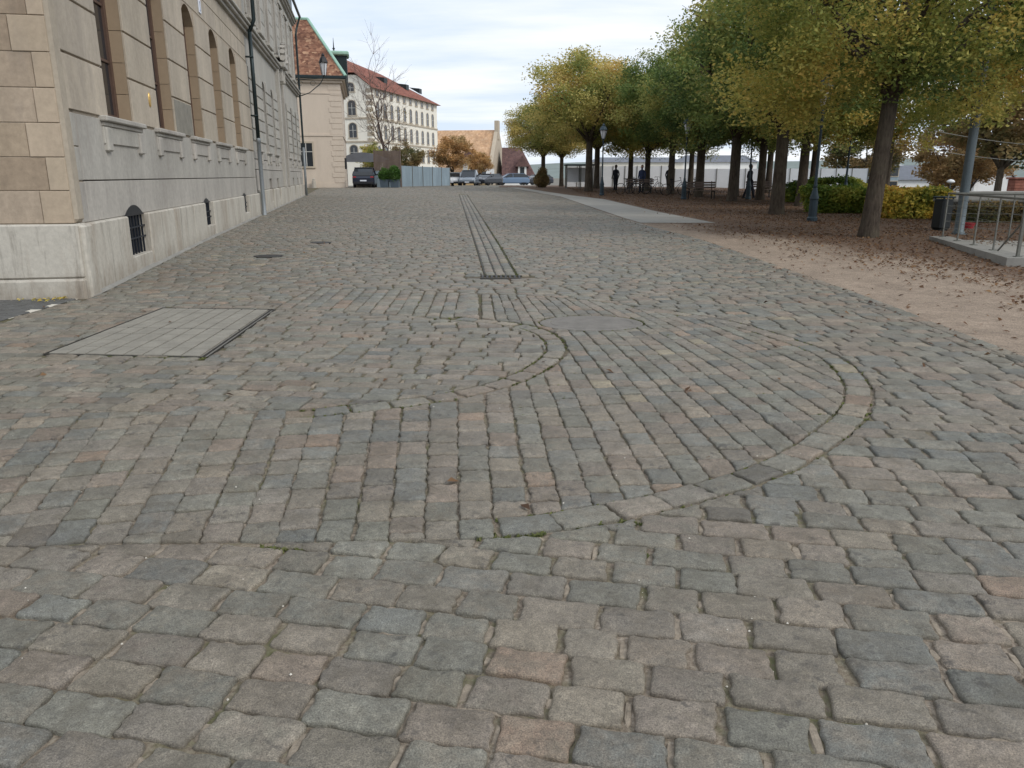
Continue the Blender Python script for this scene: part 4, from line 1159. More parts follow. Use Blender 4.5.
# pale awning behind the dark car
aw=empty('pale_awning',(-14.9,76,.4),0,'pale grey arched awning roof seen over the dark parked car','awning')
mb=MB(); 
for k in range(8):
    a0,a1=k/8,(k+1)/8; z=lambda t: 2.95+.62*math.sin(math.pi*t)
    mb.add([(-16.2+4.4*a0,74.6,z(a0)),(-16.2+4.4*a1,74.6,z(a1)),(-16.2+4.4*a1,77.5,z(a1)),(-16.2+4.4*a0,77.5,z(a0)),(-16.2+4.4*a0,74.6,2.7),(-16.2+4.4*a1,74.6,2.7)],[(0,1,2,3),(4,5,1,0)])
mb.build('canopy',M['roof_slate'],aw,world=True)
for x in (-16.1,-11.9):
    mb=MB(); mb.tube([(x,74.8,.4),(x,74.8,2.8)],.05,6); mb.build('pole',M['rail'],aw,world=True)

# long building under the orange roof, and its neighbour
B5=empty('long_orange_roofed_building',(-8,170,-.6),0,'long ochre building with a huge orange tiled roof and stepped stone gable','building')
def P5(px,py,Y):
    u=384-py;r=px-512;Fw=FPX*math.cos(PITCH)+u*math.sin(PITCH);Z=u*math.cos(PITCH)-FPX*math.sin(PITCH); return (r/Fw*Y,Y,CAMH+Z/Fw*Y)
xl,xr=-24.0,-2.9
mb=MB(); mb.box(xl,xr,170,186,-1.5,2.4); mb.build('wall',M['ochre_wall'],B5,world=True)
mb=MB(); mb.add([(xl-.5,169.2,2.2),(xr,169.2,2.2),(xr,178,11.1),(xl-.5,178,11.1),(xr,187,2.2),(xl-.5,187,2.2),(xl-.5,169.2,2.0),(xr,169.2,2.0)],[(0,1,2,3),(3,2,4,5),(6,7,1,0)]); mb.build('roof',M['roof_orange'],B5,world=True)
mb=MB(); mb.add([(xr,169,-1.5),(xr,187,-1.5),(xr,187,2.6),(xr,178,11.9),(xr,169,2.6),(xr+.8,169,-1.5),(xr+.8,187,-1.5),(xr+.8,187,2.6),(xr+.8,178,11.9),(xr+.8,169,2.6)],[(4,3,2,1,0),(5,6,7,8,9),(0,5,9,4),(4,9,8,3),(3,8,7,2)])
mb.box(xr+.05,xr+.95,176.8,178.6,9,13.0,bev=.05); mb.box(xr-.05,xr+1.0,168.4,169.4,-1.5,3.4,bev=.05); mb.build('gable',M['trim'],B5,world=True)
dm=MB(); dx=-6.9; dm.box(dx-1.4,dx+1.4,168.2,174,1.9,4.4); d5=dm.build('dormer',M['ochre_wall'],B5,world=True)
mb=MB(); mb.add([(dx-2.2,167.8,4.0),(dx,167.8,6.9),(dx+2.2,167.8,4.0),(dx-2.2,175,4.0),(dx,175,6.9),(dx+2.2,175,4.0)],[(0,1,4,3),(1,2,5,4),(0,2,1)]); mb.build('dormer_roof',M['roof_dark'],d5,world=True)
mb=MB(); mb.box(dx-1.15,dx-.15,168.1,168.19,2.0,3.9); mb.box(dx+.15,dx+1.15,168.1,168.19,2.0,3.9); mb.build('dormer_window',M['white_frame'],d5,world=True)
mb=MB(); mb.box(xl,xr,168.7,169.1,1.9,2.15); mb.build('gutter',M['pipe_dark'],B5,world=True)
B5.location.x-=2.0; B5.rotation_euler.z=-R(9)
B6=empty('dark_roofed_house',(0,172,-.6),0,'small house with a steep dark plum roof and one dormer, right of the orange roof','house')
xa,xb=-1.9,4.6
mb=MB(); mb.box(xa,xb,172,182,-1.5,1.5); mb.build('wall',M['white_wall'],B6,world=True)
mb=MB(); mb.add([(xa-.3,171.5,1.4),(xb+.5,171.5,1.4),(xb-2.6,177,7.4),(xa-.3,177,7.4),(xb+.5,183,1.4),(xa-.3,183,1.4)],[(0,1,2,3),(1,4,2),(3,2,4,5)]); mb.build('roof',M['roof_dark'],B6,world=True)
mb=MB(); mb.box(1.3,3.1,171.6,175,1.6,3.7); d6=mb.build('dormer',M['white_wall'],B6,world=True)
mb=MB(); mb.add([(.7,171.2,3.3),(2.2,171.2,5.6),(3.7,171.2,3.3),(.7,176,3.3),(2.2,176,5.6),(3.7,176,3.3)],[(0,1,4,3),(1,2,5,4),(0,2,1)]); mb.build('dormer_roof',M['roof_dark'],d6,world=True)
mb=MB(); mb.box(1.75,2.65,171.5,171.59,1.9,3.2); mb.build('dormer_window',M['glass'],d6,world=True)

# hoarding, slatted screen, planters
def hoard(name,p,q,h,mat,label,cat,pitch=.22,amp=.03,posts=2.4,group=None):
    p=Vector((*p,gz(*p)));q=Vector((*q,gz(*q)));d=q-p;l=d.length;d.normalize();n_=Vector((d.y,-d.x,0))
    rt=empty(name,tuple(p),0,label,cat,group)
    k=int(l/posts); 
    for i in range(k):
        a=l*i/k+.03;b_=l*(i+1)/k-.03; mb=MB(); x=a;vs=[]
        m=max(2,int((b_-a)/(pitch/2)))
        for j in range(m+1):
            x=a+(b_-a)*j/m; o_=amp if j%2 else -amp; v=p+d*x+n_*o_
            vs+= [(v.x,v.y,v.z+.05),(v.x,v.y,v.z+h)]
        fs=[(2*j,2*j+2,2*j+3,2*j+1) for j in range(m)]
        mb.add(vs,fs); 
        o_=mb.build('panel',mat,rt,world=True); sm=o_.modifiers.new('thickness','SOLIDIFY'); sm.thickness=.03
    mb=MB()
    for i in range(k+1):
        v=p+d*(l*i/k); mb.box(v.x-.04,v.x+.04,v.y-.04,v.y+.04,v.z,v.z+h+.06)
    mb.build('posts',M['rail'],rt,world=True)
    return rt
hoard('metal_hoarding',(-9.9,71.2),(-6.6,84.5),1.85,M['hoard'],'blue grey corrugated metal hoarding at the far end of the square','hoarding')
sc_=empty('slatted_screen',(-11.4,69,.48),0,'tall grey brown slatted wooden screen beside the planters','screen')
mb=MB()
for k in range(22): mb.box(-11.85+k*.098,-11.85+k*.098+.082,69,69.04,1.9,3.55)
mb.build('slats',M['wood'],sc_,world=True)
mb=MB(); mb.box(-11.85,-9.7,69.04,69.08,.5,1.86); mb.build('lower_panel',M['hoard'],sc_,world=True)
for x in (-11.9,-9.65):
    mb=MB(); mb.box(x-.05,x+.05,68.98,69.1,.45,3.65); mb.build('post',M['wood'],sc_,world=True)

# ================================================================ TREES AND SHRUBS
def blob(n,rad,zc,h,seed,clumps=170,flat=1.0,spread=.5,shell=.55,low=2.15):
    """leaf positions: clumps spread through a lumpy ellipsoid"""
    g=np.random.default_rng(seed)
    c=[]
    while len(c)<clumps:
        d=g.normal(size=3);d/=np.linalg.norm(d); r=(shell+(1-shell)*g.random()**.6)
        lump=.80+.34*mnoise.noise(Vector(d*1.7)+Vector((seed*3.1,0,0)))+.12*mnoise.noise(Vector(d*4.2)+Vector((0,seed,0)))
        p=d*r*lump
        c.append((p[0]*rad,p[1]*rad,zc+p[2]*(h if p[2]>0 else (zc-low)*(1+.25*mnoise.noise(Vector((p[0]*2.2+seed,p[1]*2.2,0)))))))
    c=np.array(c); tone_c=np.array([min(1,max(0,.5+1.0*mnoise.noise(Vector((q[0]*.5+seed,q[1]*.5,q[2]*.6)))+g.normal(0,.16)))for q in c])
    k=g.integers(0,clumps,n); s=g.uniform(.6,1.25,clumps)
    off=np.clip(g.normal(size=(n,3)),-1.7,1.7)*(spread*s[k])[:,None]*np.array([1,1,.62])
    return c[k]+off, np.clip(tone_c[k]*.85+g.normal(0,.09,n)+.05,0,1), c
def leaf_mesh(name,P,T,size,mat,parent,droop=.6,seed=1):
    g=np.random.default_rng(seed);n=len(P); s=g.uniform(size[0],size[1],n)
    d=g.normal(size=(n,3)); d[:,2]=d[:,2]*.5-droop*.3; d/=np.linalg.norm(d,axis=1)[:,None]
    a=g.normal(size=(n,3)); w=np.cross(d,a); w/=np.linalg.norm(w,axis=1)[:,None]; m=np.cross(d,w)
    A=P-d*s[:,None]; C=P+d*s[:,None]; B=P-w*(s*.55)[:,None]+m*(s*.25)[:,None]; D=P+w*(s*.55)[:,None]+m*(s*.25)[:,None]
    V=np.stack([A,B,C,D],1).reshape(-1,3)
    return np_mesh(name,V,np.arange(4*n).reshape(-1,4),mat,T,parent)
def limbs(seed,th,r0,rad,zc,h,n=6,lean=(0,0),sub=3,targets=None):
    g=random.Random(seed); m=MB()
    top=Vector((lean[0],lean[1],th))
    m.tube([(0,0,-.15),(0,0,.05),(lean[0]*.06,lean[1]*.06,.35),(lean[0]*.5,lean[1]*.5,th*.5),tuple(top)],[r0*1.45,r0*1.22,r0*1.02,r0*.88,r0*.82],12)
    for k in range(n):
        a=2*math.pi*k/n+g.uniform(-.35,.35); rr=rad*g.uniform(.5,.78); zz_=zc+h*g.uniform(-.25,.55)
        e1=Vector((rr*math.cos(a),rr*math.sin(a),zz_)); mid=top.lerp(e1,.45)+Vector((0,0,-.25*g.random()))+Vector((g.uniform(-.2,.2),g.uniform(-.2,.2),0))
        r1=r0*g.uniform(.42,.58)
        m.tube([tuple(top-Vector((0,0,.18))),tuple(top.lerp(mid,.5)+Vector((0,0,.1))),tuple(mid),tuple(e1)],[r1,r1*.8,r1*.6,r1*.2],7)
        for q in range(sub):
            t=g.uniform(.25,.85); b0=mid.lerp(e1,t) if t>.4 else top.lerp(mid,.6); b1=b0+Vector((g.uniform(-1,1),g.uniform(-1,1),g.uniform(-.1,1.1)))*rad*.36
            m.tube([tuple(b0),tuple(b0.lerp(b1,.5)+Vector((0,0,.1))),tuple(b1)],[r1*.4,r1*.25,r1*.08],5)
            for q2 in range(2):
                b2=b0.lerp(b1,g.uniform(.4,.9)); b3=b2+Vector((g.uniform(-1,1),g.uniform(-1,1),g.uniform(-.4,.9)))*rad*.2
                m.tube([tuple(b2),tuple(b3)],[r1*.16,r1*.04],4)
    m.tube([tuple(top-Vector((0,0,.2))),(lean[0]+.1,lean[1],th+h*.5),(lean[0],lean[1]+.2,zc+h*.6)],[r0*.62,r0*.4,r0*.1],8)
    return m
def make_tree(seed,mat,rad=4.4,zc=5.7,h=3.4,th=3.1,r0=.24,n=40000,clumps=240,lean=(0,0),size=(.045,.095),bark='bark',spread=.40,shell=.5,nl=6,name='tree',sub=3,low=2.15,extra=None):
    t=empty(name,(0,0,0))
    limbs(seed,th,r0,rad,zc,h,nl,lean,sub).build('trunk',M[bark],t,smooth=True)
    P,T,c=blob(n,rad,zc,h,seed,clumps,spread=spread,shell=shell,low=low)
    P=P+np.array([lean[0],lean[1],0])*.6
    if extra:
        g_=np.random.default_rng(5); E_=[]; 
        for (cx,cy,cz,nn,sp) in extra: E_.append(np.array((cx,cy,cz))+np.clip(g_.normal(size=(nn,3)),-1.8,1.8)*sp)
        E_=np.concatenate(E_); P=np.concatenate([P,E_]); T=np.concatenate([T,np.clip(.72+g_.normal(0,.12,len(E_)),0,1)])
    leaf_mesh('crown',P,T,size,M[mat],t,seed=seed)
    return t
TG='plane trees planted in rows along the promenade'
protoG=make_tree(11,'leaf_green'); protoM=make_tree(12,'leaf_mixed',rad=4.6); protoY=make_tree(13,'leaf_yellow',rad=4.5,zc=5.6,h=3.2); protoG2=make_tree(14,'leaf_green',rad=4.6,zc=6.0,h=3.6)
def put_tree(proto,first,x,y,rz,sc,label,group=TG,dz=0):
    o=proto if first else copy_tree(proto)
    o.location=(x,y,gz(x,y)+dz); o.rotation_euler.z=rz; o.scale=(sc,sc,sc); tag(o,label,'tree',group); return o
# the big near tree stands for itself
nt_=make_tree(21,'leaf_mixed',rad=4.5,zc=5.5,h=3.0,th=3.2,low=2.55,r0=.20,spread=.34,shell=.6,n=82000,clumps=330,lean=(.14,0),size=(.03,.062),nl=7,sub=4,extra=[(-1.1,1.6,3.1,900,.34),(-1.7,2.2,3.4,1100,.38),(-.9,2.6,3.3,1000,.36),(-2.3,1.6,3.2,900,.34),(-1.5,1.2,2.75,600,.26),(-2.9,1.0,3.5,900,.36),(-1.3,2.9,3.9,1100,.42),(1.8,-.4,3.3,800,.34),(2.4,.4,3.0,700,.3)])
nt_.location=(8.22,18.0,gz(8,18)); tag(nt_,'nearest large tree with thick trunk and green and gold crown before the hedge','tree',TG)
TL=[ # proto, x, y, rot, scale, label
 ('G',9.15,27.2,.4,.98,'tree with a straight dark trunk, second from the camera in the front row'),
 ('G2',10.75,38.6,1.9,.98,'tree with a thick dark trunk, third in the front row behind the low bench'),
 ('G',10.6,45.0,3.3,.95,'slim trunked green tree in the front row, left of the thick dark one'),
 ('G2',10.1,50.5,4.1,.95,'green tree in the front row beside the distant lamp post with a dark base'),
 ('M',9.6,56.5,5.0,.92,'mixed green and yellow tree in the front row before the parked bicycles'),
 ('Y',5.3,55.0,.9,1.12,'broad yellow tree with a thick clustered trunk right behind the lantern post'),
 ('Y',2.6,66.5,2.4,.84,'small yellow tree at the far left end of the tree rows'),
 ('Y',6.6,62.0,3.9,1.0,'tall yellow tree behind the clustered trunk'),
 ('Y',4.6,74.0,5.3,.86,'paler yellow tree farthest away beyond the end of the path'),
 ('M',12.25,33.5,2.7,.92,'slender trunked tree in the second row, between two dark lamp posts'),
 ('G',12.7,40.5,.2,.93,'green tree in the second row, right of the walking person'),
 ('G2',13.1,46.5,5.5,.93,'green tree in the second row behind the thick dark trunk'),
 ('G',12.6,53.0,1.2,.93,'green tree in the second row among the bicycles'),
 ('M',9.3,62.5,2.2,.9,'thin trunked tree in front of the white hoarding, left one of a pair'),
 ('G',16.8,52.0,3.0,.92,'green tree in the third row before the white hoarding'),
 ('G2',16.3,43.0,4.4,.92,'green tree in the third row near the end of the hedge'),
 ('M',16.2,34.5,1.5,.9,'mixed colour tree standing behind the green hedge'),
 ('G',13.6,60.5,5.9,.9,'green tree right in front of the white hoarding'),
]
PR={'G':protoG,'G2':protoG2,'M':protoM,'Y':protoY}; used=set()
for k,x,y,rz,sc,lab in TL:
    put_tree(PR[k],k not in used,x,y,rz,sc,lab); used.add(k)
# tree that reaches in from the right edge
nt2=make_tree(31,'leaf_olive',rad=4.8,zc=6.3,h=2.8,th=3.6,r0=.22,n=13000,clumps=110,size=(.04,.09),spread=.42,shell=.35,nl=8,sub=5)
nt2.location=(15.6,19.5,gz(15,19)); nt2.rotation_euler.z=2.0; tag(nt2,'thin brownish tree reaching in from the right edge above the railing','tree')
nt3=make_tree(33,'leaf_mixed',rad=3.4,zc=5.2,h=1.8,th=3.4,r0=.12,n=16000,clumps=80,size=(.045,.085),spread=.38,shell=.3)
nt3.location=(14.6,25.6,gz(14,25)); tag(nt3,'young golden tree whose crown hangs behind the thick grey mast','tree')
# far trees right
for i,(x,y,sc,mt,lab) in enumerate(((38,62,1.35,'leaf_olive','large dark olive tree at the right edge beyond the stone wall'),(41,74,.95,'leaf_russet','brownish autumn tree left of the dark olive tree beyond the wall'),(48,66,1.5,'leaf_olive','tall dark tree farthest right beyond the overhead wires'),(42,95,1.2,'leaf_olive','distant olive tree behind the white globe lamps'),(52,90,.95,'leaf_russet','small russet tree beside the dark gabled roof'))):
    t=make_tree(40+i,mt,rad=4.6,zc=5.2,h=4.0,th=2.4,r0=.22,n=11000,clumps=120,size=(.10,.20)); t.location=(x,y,gz(x,y)); t.scale=(sc,)*3; tag(t,lab,'tree','far trees on the right')
# orange trees and bare tree on the left side of the street end
for i,(x,y,sc,mt,lab,r_) in enumerate(((-7.2,96,.74,'leaf_orange','orange autumn tree rising behind the blue grey hoarding',4.0),(-12.2,92,.62,'leaf_olive','olive green tree behind the left end of the hoarding',4.4),(-4.6,112,.6,'leaf_orange','small rusty tree in front of the orange roof',4.0),(-15.8,92,.60,'leaf_mixed','low green and gold tree seen under the pale awning',4.0))):
    t=make_tree(50+i,mt,rad=r_,zc=5.0,h=3.4,th=2.0,r0=.2,n=11000,clumps=130,size=(.09,.17),shell=.4); t.location=(x,y,gz(x,y)); t.scale=(sc,)*3; tag(t,lab,'tree','autumn trees at the end of the square')
def bare(seed):
    g=random.Random(seed); m=MB()
    def br(p,d,l,r,dep):
        r=r*.8 if dep==1 else r
        pts=[p];q=p;dd=d
        for i in range(3):
            k_=.05 if dep==0 else .16
            dd=(dd+Vector((g.gauss(0,k_),g.gauss(0,k_),g.gauss(.05,.10)))).normalized(); q=q+dd*l/3; pts.append(q)
        m.tube([tuple(x) for x in pts],[r,r*.85,r*.7,r*.5],6 if dep<2 else 4,cap=False)
        if dep>=5: return
        k=3 if dep<4 else 3
        for i in range(k):
            t=g.uniform(.35,1.0); idx=min(2,int(t*3)); b0=pts[idx].lerp(pts[idx+1],t*3-idx)
            ax=Vector((g.gauss(0,1),g.gauss(0,1),g.gauss(.15,.5))).normalized()
            br(b0,(dd*.75+ax*.8).normalized(),l*g.uniform(.55,.8),r*.52,dep+1)
        br(pts[-1],dd,l*.8,r*(.55 if dep else .75),dep+1)
    br(Vector((0,0,0)),Vector((0,0,1)),4.2,.19,0)
    return m
bt=empty('bare_tree',(-12.0,78,.45),0,'tall bare tree with thin twigs in front of the cream building','tree'); 
bare(5).build('trunk',M['twig'],bt)
gq=np.random.default_rng(9); P=np.clip(gq.normal(size=(420,3)),-1.1,1.1)*np.array([1.5,1.5,1.8])+np.array([0,0,5.0]); leaf_mesh('crown',P,gq.random(420),(.06,.12),M['leaf_olive'],bt)
def shrub(name,x,y,sx,sy,h,mat,n,size,label,cat,group=None,z0=.0,seed=3,rz=0,round_=False,parent=None):
    g=np.random.default_rng(seed)
    t=empty(name,(x,y,gz(x,y)),rz,label,cat,group)
    P=g.uniform(-1,1,size=(n,3)); 
    if round_: P=g.normal(size=(n,3)); P/=np.linalg.norm(P,axis=1)[:,None]; P*= g.uniform(.55,1,n)[:,None]**.5
    else:
        # bias to the faces
        ax=g.integers(0,3,n); sg=np.where(g.random(n)<.5,-1,1); msk=g.random(n)<.7
        for a in range(3):
            k=msk&(ax==a); P[k,a]=sg[k]*g.uniform(.80,1.0,k.sum())
        q=(np.abs(P)**3.2).sum(1)**(1/3.2); P/=np.maximum(q,1e-3)[:,None]/np.minimum(q,1)[:,None]
    lump=np.array([mnoise.noise(Vector((p[0]*sx*.9+seed,p[1]*sy*.9,p[2]*h*.7))) for p in P])
    P=P*np.array([sx,sy,h/2])*(1+.5*lump)[:,None]+g.normal(0,.05,(n,3)); P[:,2]+=z0+h/2
    T=np.clip(.5+.9*np.array([mnoise.noise(Vector((p[0]*.8,p[1]*.8+seed,p[2]*1.3))) for p in P])+g.normal(0,.16,n),0,1)
    m=MB(); gg=random.Random(seed)
    for k in range(max(4,int(sx*3))):
        bx,by=gg.uniform(-sx*.8,sx*.8),gg.uniform(-sy*.6,sy*.6)
        m.tube([(bx,by,z0-.05),(bx+gg.uniform(-.1,.1),by,z0+h*.5),(bx+gg.uniform(-.3,.3)*sx*.4,by+gg.uniform(-.1,.1),z0+h*.88)],[.03,.02,.008],5)
    m.build('stems',M['twig'],t); leaf_mesh('foliage',P,T,size,M[mat],t,seed=seed)
    return t
shrub('hedge',11.9,28.6,1.15,.8,.9,'leaf_hedge',15000,(.04,.08),'green hedge behind the nearest tree trunk, left part','hedge','clipped hedges beyond the trees',seed=3,rz=-.25)
shrub('hedge',12.85,25.6,1.2,.85,.95,'leaf_gold',15000,(.04,.08),'golden yellow and orange hedge right of the nearest tree trunk','hedge','clipped hedges beyond the trees',seed=4,rz=-.2)
shrub('hedge',15.2,38,1.8,.8,1.1,'leaf_hedge',9000,(.05,.1),'farther green hedge behind the dark lamp post','hedge','clipped hedges beyond the trees',seed=5,rz=-.2)
shrub('shrub',16.4,22.5,1.1,.9,1.15,'leaf_hedge',9000,(.04,.08),'dark green bush behind the railing at the right edge','shrub',seed=6,round_=True)
shrub('shrub',2.45,66.0,.72,.7,1.9,'leaf_olive',6000,(.05,.09),'brownish upright bush at the end of the path','shrub',seed=7,round_=True).scale=(.85,.85,.8)
for i,x in enumerate((-10.45,-9.62)):
    pn=empty('planter',(x,65.2,gz(x,65.2)),0,('blue grey planter box next to the parked car with a light green shrub','blue grey planter box with a darker green shrub, right one of the pair')[i],'planter','planters with shrubs by the car')
    m=MB(); m.add([(-.31,-.31,0),(.31,-.31,0),(.31,.31,0),(-.31,.31,0),(-.36,-.36,.62),(.36,-.36,.62),(.36,.36,.62),(-.36,.36,.62)],[(3,2,1,0),(0,1,5,4),(1,2,6,5),(2,3,7,6),(3,0,4,7),(4,5,6,7)]); m.box(-.39,.39,-.39,-.33,.6,.66);m.box(-.39,.39,.33,.39,.6,.66);m.box(-.39,-.33,-.33,.33,.6,.66);m.box(.33,.39,-.33,.33,.6,.66)
    m.build('box',M['planter'],pn)
    t=shrub('shrub',x,65.2,.46,.44,1.2,'leaf_conifer',4500,(.04,.07),('light green shrub growing in the planter next to the car','darker green shrub growing in the right planter')[i],'shrub','shrubs in the planters',z0=.5,seed=8+i,round_=True)
# ivy and low plants by the pebble wall
shrub('shrub',14.2,23.2,.9,.35,.55,'leaf_olive',3000,(.03,.06),'low olive plants growing along the foot of the pebble wall','shrub',seed=15)

# ================================================================ RIGHT-HAND SIDE
# raised slab with railing
A_=Vector((9.23,17.25,0));B_=Vector((8.06,12.6,0))
sd=(A_-B_).normalized(); so_=Vector((sd.y,-sd.x,0))     # outward to the right
z0=gz(8,13)
def rs(a,b_): p=B_+sd*a+so_*b_; return p
mb=MB()
LS=4.8; k=0
for (a0,a1) in ((0,1.6),(1.61,3.2),(3.21,4.8)):
    P=[rs(a0,0),rs(a1,0),rs(a1,.42),rs(a0,.42)]
    mb.add([(p.x,p.y,-.1) for p in P]+[(p.x,p.y,z0+.16) for p in P],[(0,1,5,4)[::-1],(1,2,6,5)[::-1],(2,3,7,6)[::-1],(3,0,4,7)[::-1],(7,6,5,4)[::-1]])
for (b0,b1) in ((.421,1.5),(1.51,2.7),(2.71,4),(4.01,6)):
    P=[rs(0,b0),rs(.42,b0),rs(.42,b1),rs(0,b1)]
    mb.add([(p.x,p.y,-.1) for p in P]+[(p.x,p.y,z0+.16) for p in P],[(0,1,5,4)[::-1],(1,2,6,5)[::-1],(2,3,7,6)[::-1],(3,0,4,7)[::-1],(7,6,5,4)[::-1]])
tag(mb.build('concrete_kerb',M['concrete']),'raised grey concrete kerb slab carrying the railing at the right edge','kerb')
mb=MB(); P=[rs(.42,.42),rs(4.8,.42),rs(4.8,7),rs(.42,7)]; mb.add([(p.x,p.y,z0+.09) for p in P],[(0,1,2,3)[::-1]]); tag(mb.build('terrace_floor',M['asphalt']),kind='structure')
rl=empty('railing',tuple(rs(0,.2)+Vector((0,0,z0+.16))),0,'galvanised steel railing with slim posts on the concrete kerb, right edge','railing')
zt=z0+.16
mb=MB(); H_=.92
c0,c1,c2=rs(4.62,.22),rs(.22,.22),rs(.22,6.0)
mb.tube([(*c0[:2],zt+H_),(*c1[:2],zt+H_),(*c2[:2],zt+H_)],.019,8); c3=rs(4.62,6.0); mb.tube([(*c0[:2],zt+H_),(*c3[:2],zt+H_)],.019,8)
mb.build('top_rail',M['rail'],rl,world=True)
for a in (4.62,3.55,2.5,1.4,.22):
    p=rs(a,.22); m=MB(); w_=.012 if a>.3 else .022; m.box(p.x-w_,p.x+w_,p.y-w_,p.y+w_,zt,zt+H_-.02); m.box(p.x-.05,p.x+.05,p.y-.05,p.y+.05,zt,zt+.012); m.build('post',M['rail'],rl,world=True)
for b_ in (1.5,2.9,4.4):
    for a in (.22,4.62):
        p=rs(a,b_); m=MB(); m.box(p.x-.012,p.x+.012,p.y-.012,p.y+.012,zt-.06,zt+H_-.02); m.build('post',M['rail'],rl,world=True)
m=MB(); m.tube([(*rs(1.15,.22)[:2],zt+.02),(*rs(.25,.22)[:2],zt+.55)],.017,6); m.build('brace',M['rail'],rl,world=True)
m=MB()
for z in (.18,.34,.50,.66,.80):
    m.tube([(*c0[:2],zt+z),(*c1[:2],zt+z),(*c2[:2],zt+z)],.004,4); m.tube([(*c0[:2],zt+z),(*c3[:2],zt+z)],.004,4)
m.build('wires',M['rail'],rl,world=True)
# thick mast
mx_,my_=10.75,18.8
ms=empty('grey_mast',(mx_,my_,gz(0,my_)),0,'thick grey metal mast rising into the leaves beside the railing','mast')
m=MB(); m.lathe([(.14,-.05),(.14,.06),(.108,.10),(.104,1.2),(.098,3.5),(.08,7.5)],n=16); m.build('shaft',M['mast'],ms,smooth=True)
m=MB(); m.lathe([(.2,.0),(.2,.03),(.01,.035)],n=16); m.build('base_plate',M['mast'],ms)
m=MB(); m.tube([(0,0,7.4),(0,0,8.0),(-.6,0,8.4),(-1.4,0,8.5)],[.08,.06,.05,.045],8); m.build('arm',M['mast'],ms,smooth=True)
m=MB(); m.box(-2.0,-1.3,-.16,.16,8.42,8.55,bev=.04); m.build('lamp_head',M['mast'],ms)
# bin
bn=empty('litter_bin',(10.95,20.0,gz(0,20)),.3,'dark charcoal litter bin between the hedge and the grey mast','bin')
m=MB(); m.box(-.17,.17,-.17,.17,.06,.80,bev=.04); m.build('body',M['bin'],bn); m=MB(); m.box(-.19,.19,-.19,.19,.83,.87,bev=.015); [m.box(a-.015,a+.015,b_-.015,b_+.015,.79,.84) for a in (-.14,.14) for b_ in (-.14,.14)]; m.build('lid',M['lamp_blue'],bn); m=MB(); m.box(-.12,.12,-.12,.12,0,.07); m.build('foot',M['bin'],bn)
# pebble wall
pw=MB(); gg=random.Random(4)
for k in range(2600):
    t=gg.random(); x=12.9+5.6*t; y=23.9-1.6*t; z=gg.uniform(0,.58); r=gg.uniform(.03,.06)
    pw.lathe([(r*.5,-r*.35),(r,0),(r*.5,r*.35)],n=5,M=Matrix.Translation((x,y-.11+gg.uniform(-.02,.02),gz(x,y)+z))@Matrix.Rotation(R(90)+gg.uniform(-.4,.4),4,'X')@Matrix.Rotation(gg.random()*3,4,'Z'))
pwE=empty('pebble_wall',(12.9,23.9,gz(13,23.9)),0,'low dark pebble stone wall behind the railing','wall')
pw.build('pebble_face',M['pebble'],pwE,world=True)
m=MB(); Mw=wall_frame(12.9,23.9,5.6,-1.6,gz(13,23.9)); m.box(0,5.9,-.4,.06,-.1,.58,M=Mw,bev=.01); m.build('core',M['groove'],pwE,world=True)
m=MB(); m.box(-.05,5.95,-.45,.14,.582,.66,M=Mw,bev=.015); m.build('coping',M['concrete'],pwE,world=True)
# red object seen through the railing: small red flower pot
m=MB(); m.lathe([(.12,0),(.17,.14),(.18,.15),(.01,.15)],n=12); m.v=[(a+12.0,b_+20.6,c_+gz(0,20.6)+.02) for a,b_,c_ in m.v]; tag(m.build('red_bowl',M['cloth_red']),'small red bowl on the ground behind the railing posts','bowl')
# terrace walls farther away
for (x0,x1,y,z1,lab) in ((21.5,36,47,.45,'long low grey retaining wall beyond the pebble wall'),):
    m=MB(); m.box(x0,x1,y,y+.5,-3,z1,bev=.03); m.box(x0-.1,x1+.1,y-.1,y+.6,z1+.003,z1+.14,bev=.03); tag(m.build('retaining_wall',M['concrete']),lab,'wall')
# ---- promenade lamp posts
def lamp_post():
    t=empty('lamp_post',(0,0,0))
    m=MB(); m.lathe([(.155,-.03),(.155,.10),(.125,.14),(.12,.62),(.135,.66),(.12,.72),(.075,.90),(.06,.98)],n=12); m.build('base',M['lamp_blue'],t,smooth=False)
    m=MB(); m.lathe([(.055,.95),(.06,1.05),(.045,1.1),(.038,3.05),(.055,3.08),(.03,3.14),(.03,3.22)],n=10); m.build('pole',M['lamp_blue'],t,smooth=True)
    m=MB(); m.lathe([(.07,3.2),(.09,3.25),(.06,3.29)],n=8); m.lathe([(.24,3.74),(.25,3.77),(.15,3.95),(.09,3.99),(.10,4.04),(.03,4.10),(.01,4.16)],n=8)
    for k in range(6): a=k*math.pi/3; m.tube([(.09*math.cos(a),.09*math.sin(a),3.26),(.22*math.cos(a),.22*math.sin(a),3.75)],.011,4)
    m.build('lantern_cage',M['lamp_blue'],t)
    m=MB(); m.lathe([(.08,3.28),(.20,3.73)],n=6); m.build('lantern_glass',M['lamp_glass'],t)
    return t
lp=lamp_post()
for i,(x,y,lab) in enumerate(((5.40,47.6,'blue green lamp post with lantern at the edge of the pale path'),(9.03,23.6,'dark lamp post with heavy blue base, left of the nearest large tree'),(8.95,41.2,'dark blue lamp post in the leaf litter, near the middle of the tree row'),(12.4,41.5,'farther dark lamp post next to the walking person'),(14.3,34.0,'grey blue lamp post standing near the end of the green hedge'))):
    o=lp if i==0 else copy_tree(lp); o.location=(x,y,gz(x,y)+.02); tag(o,lab,'lamp post','cast iron lamp posts of the promenade')
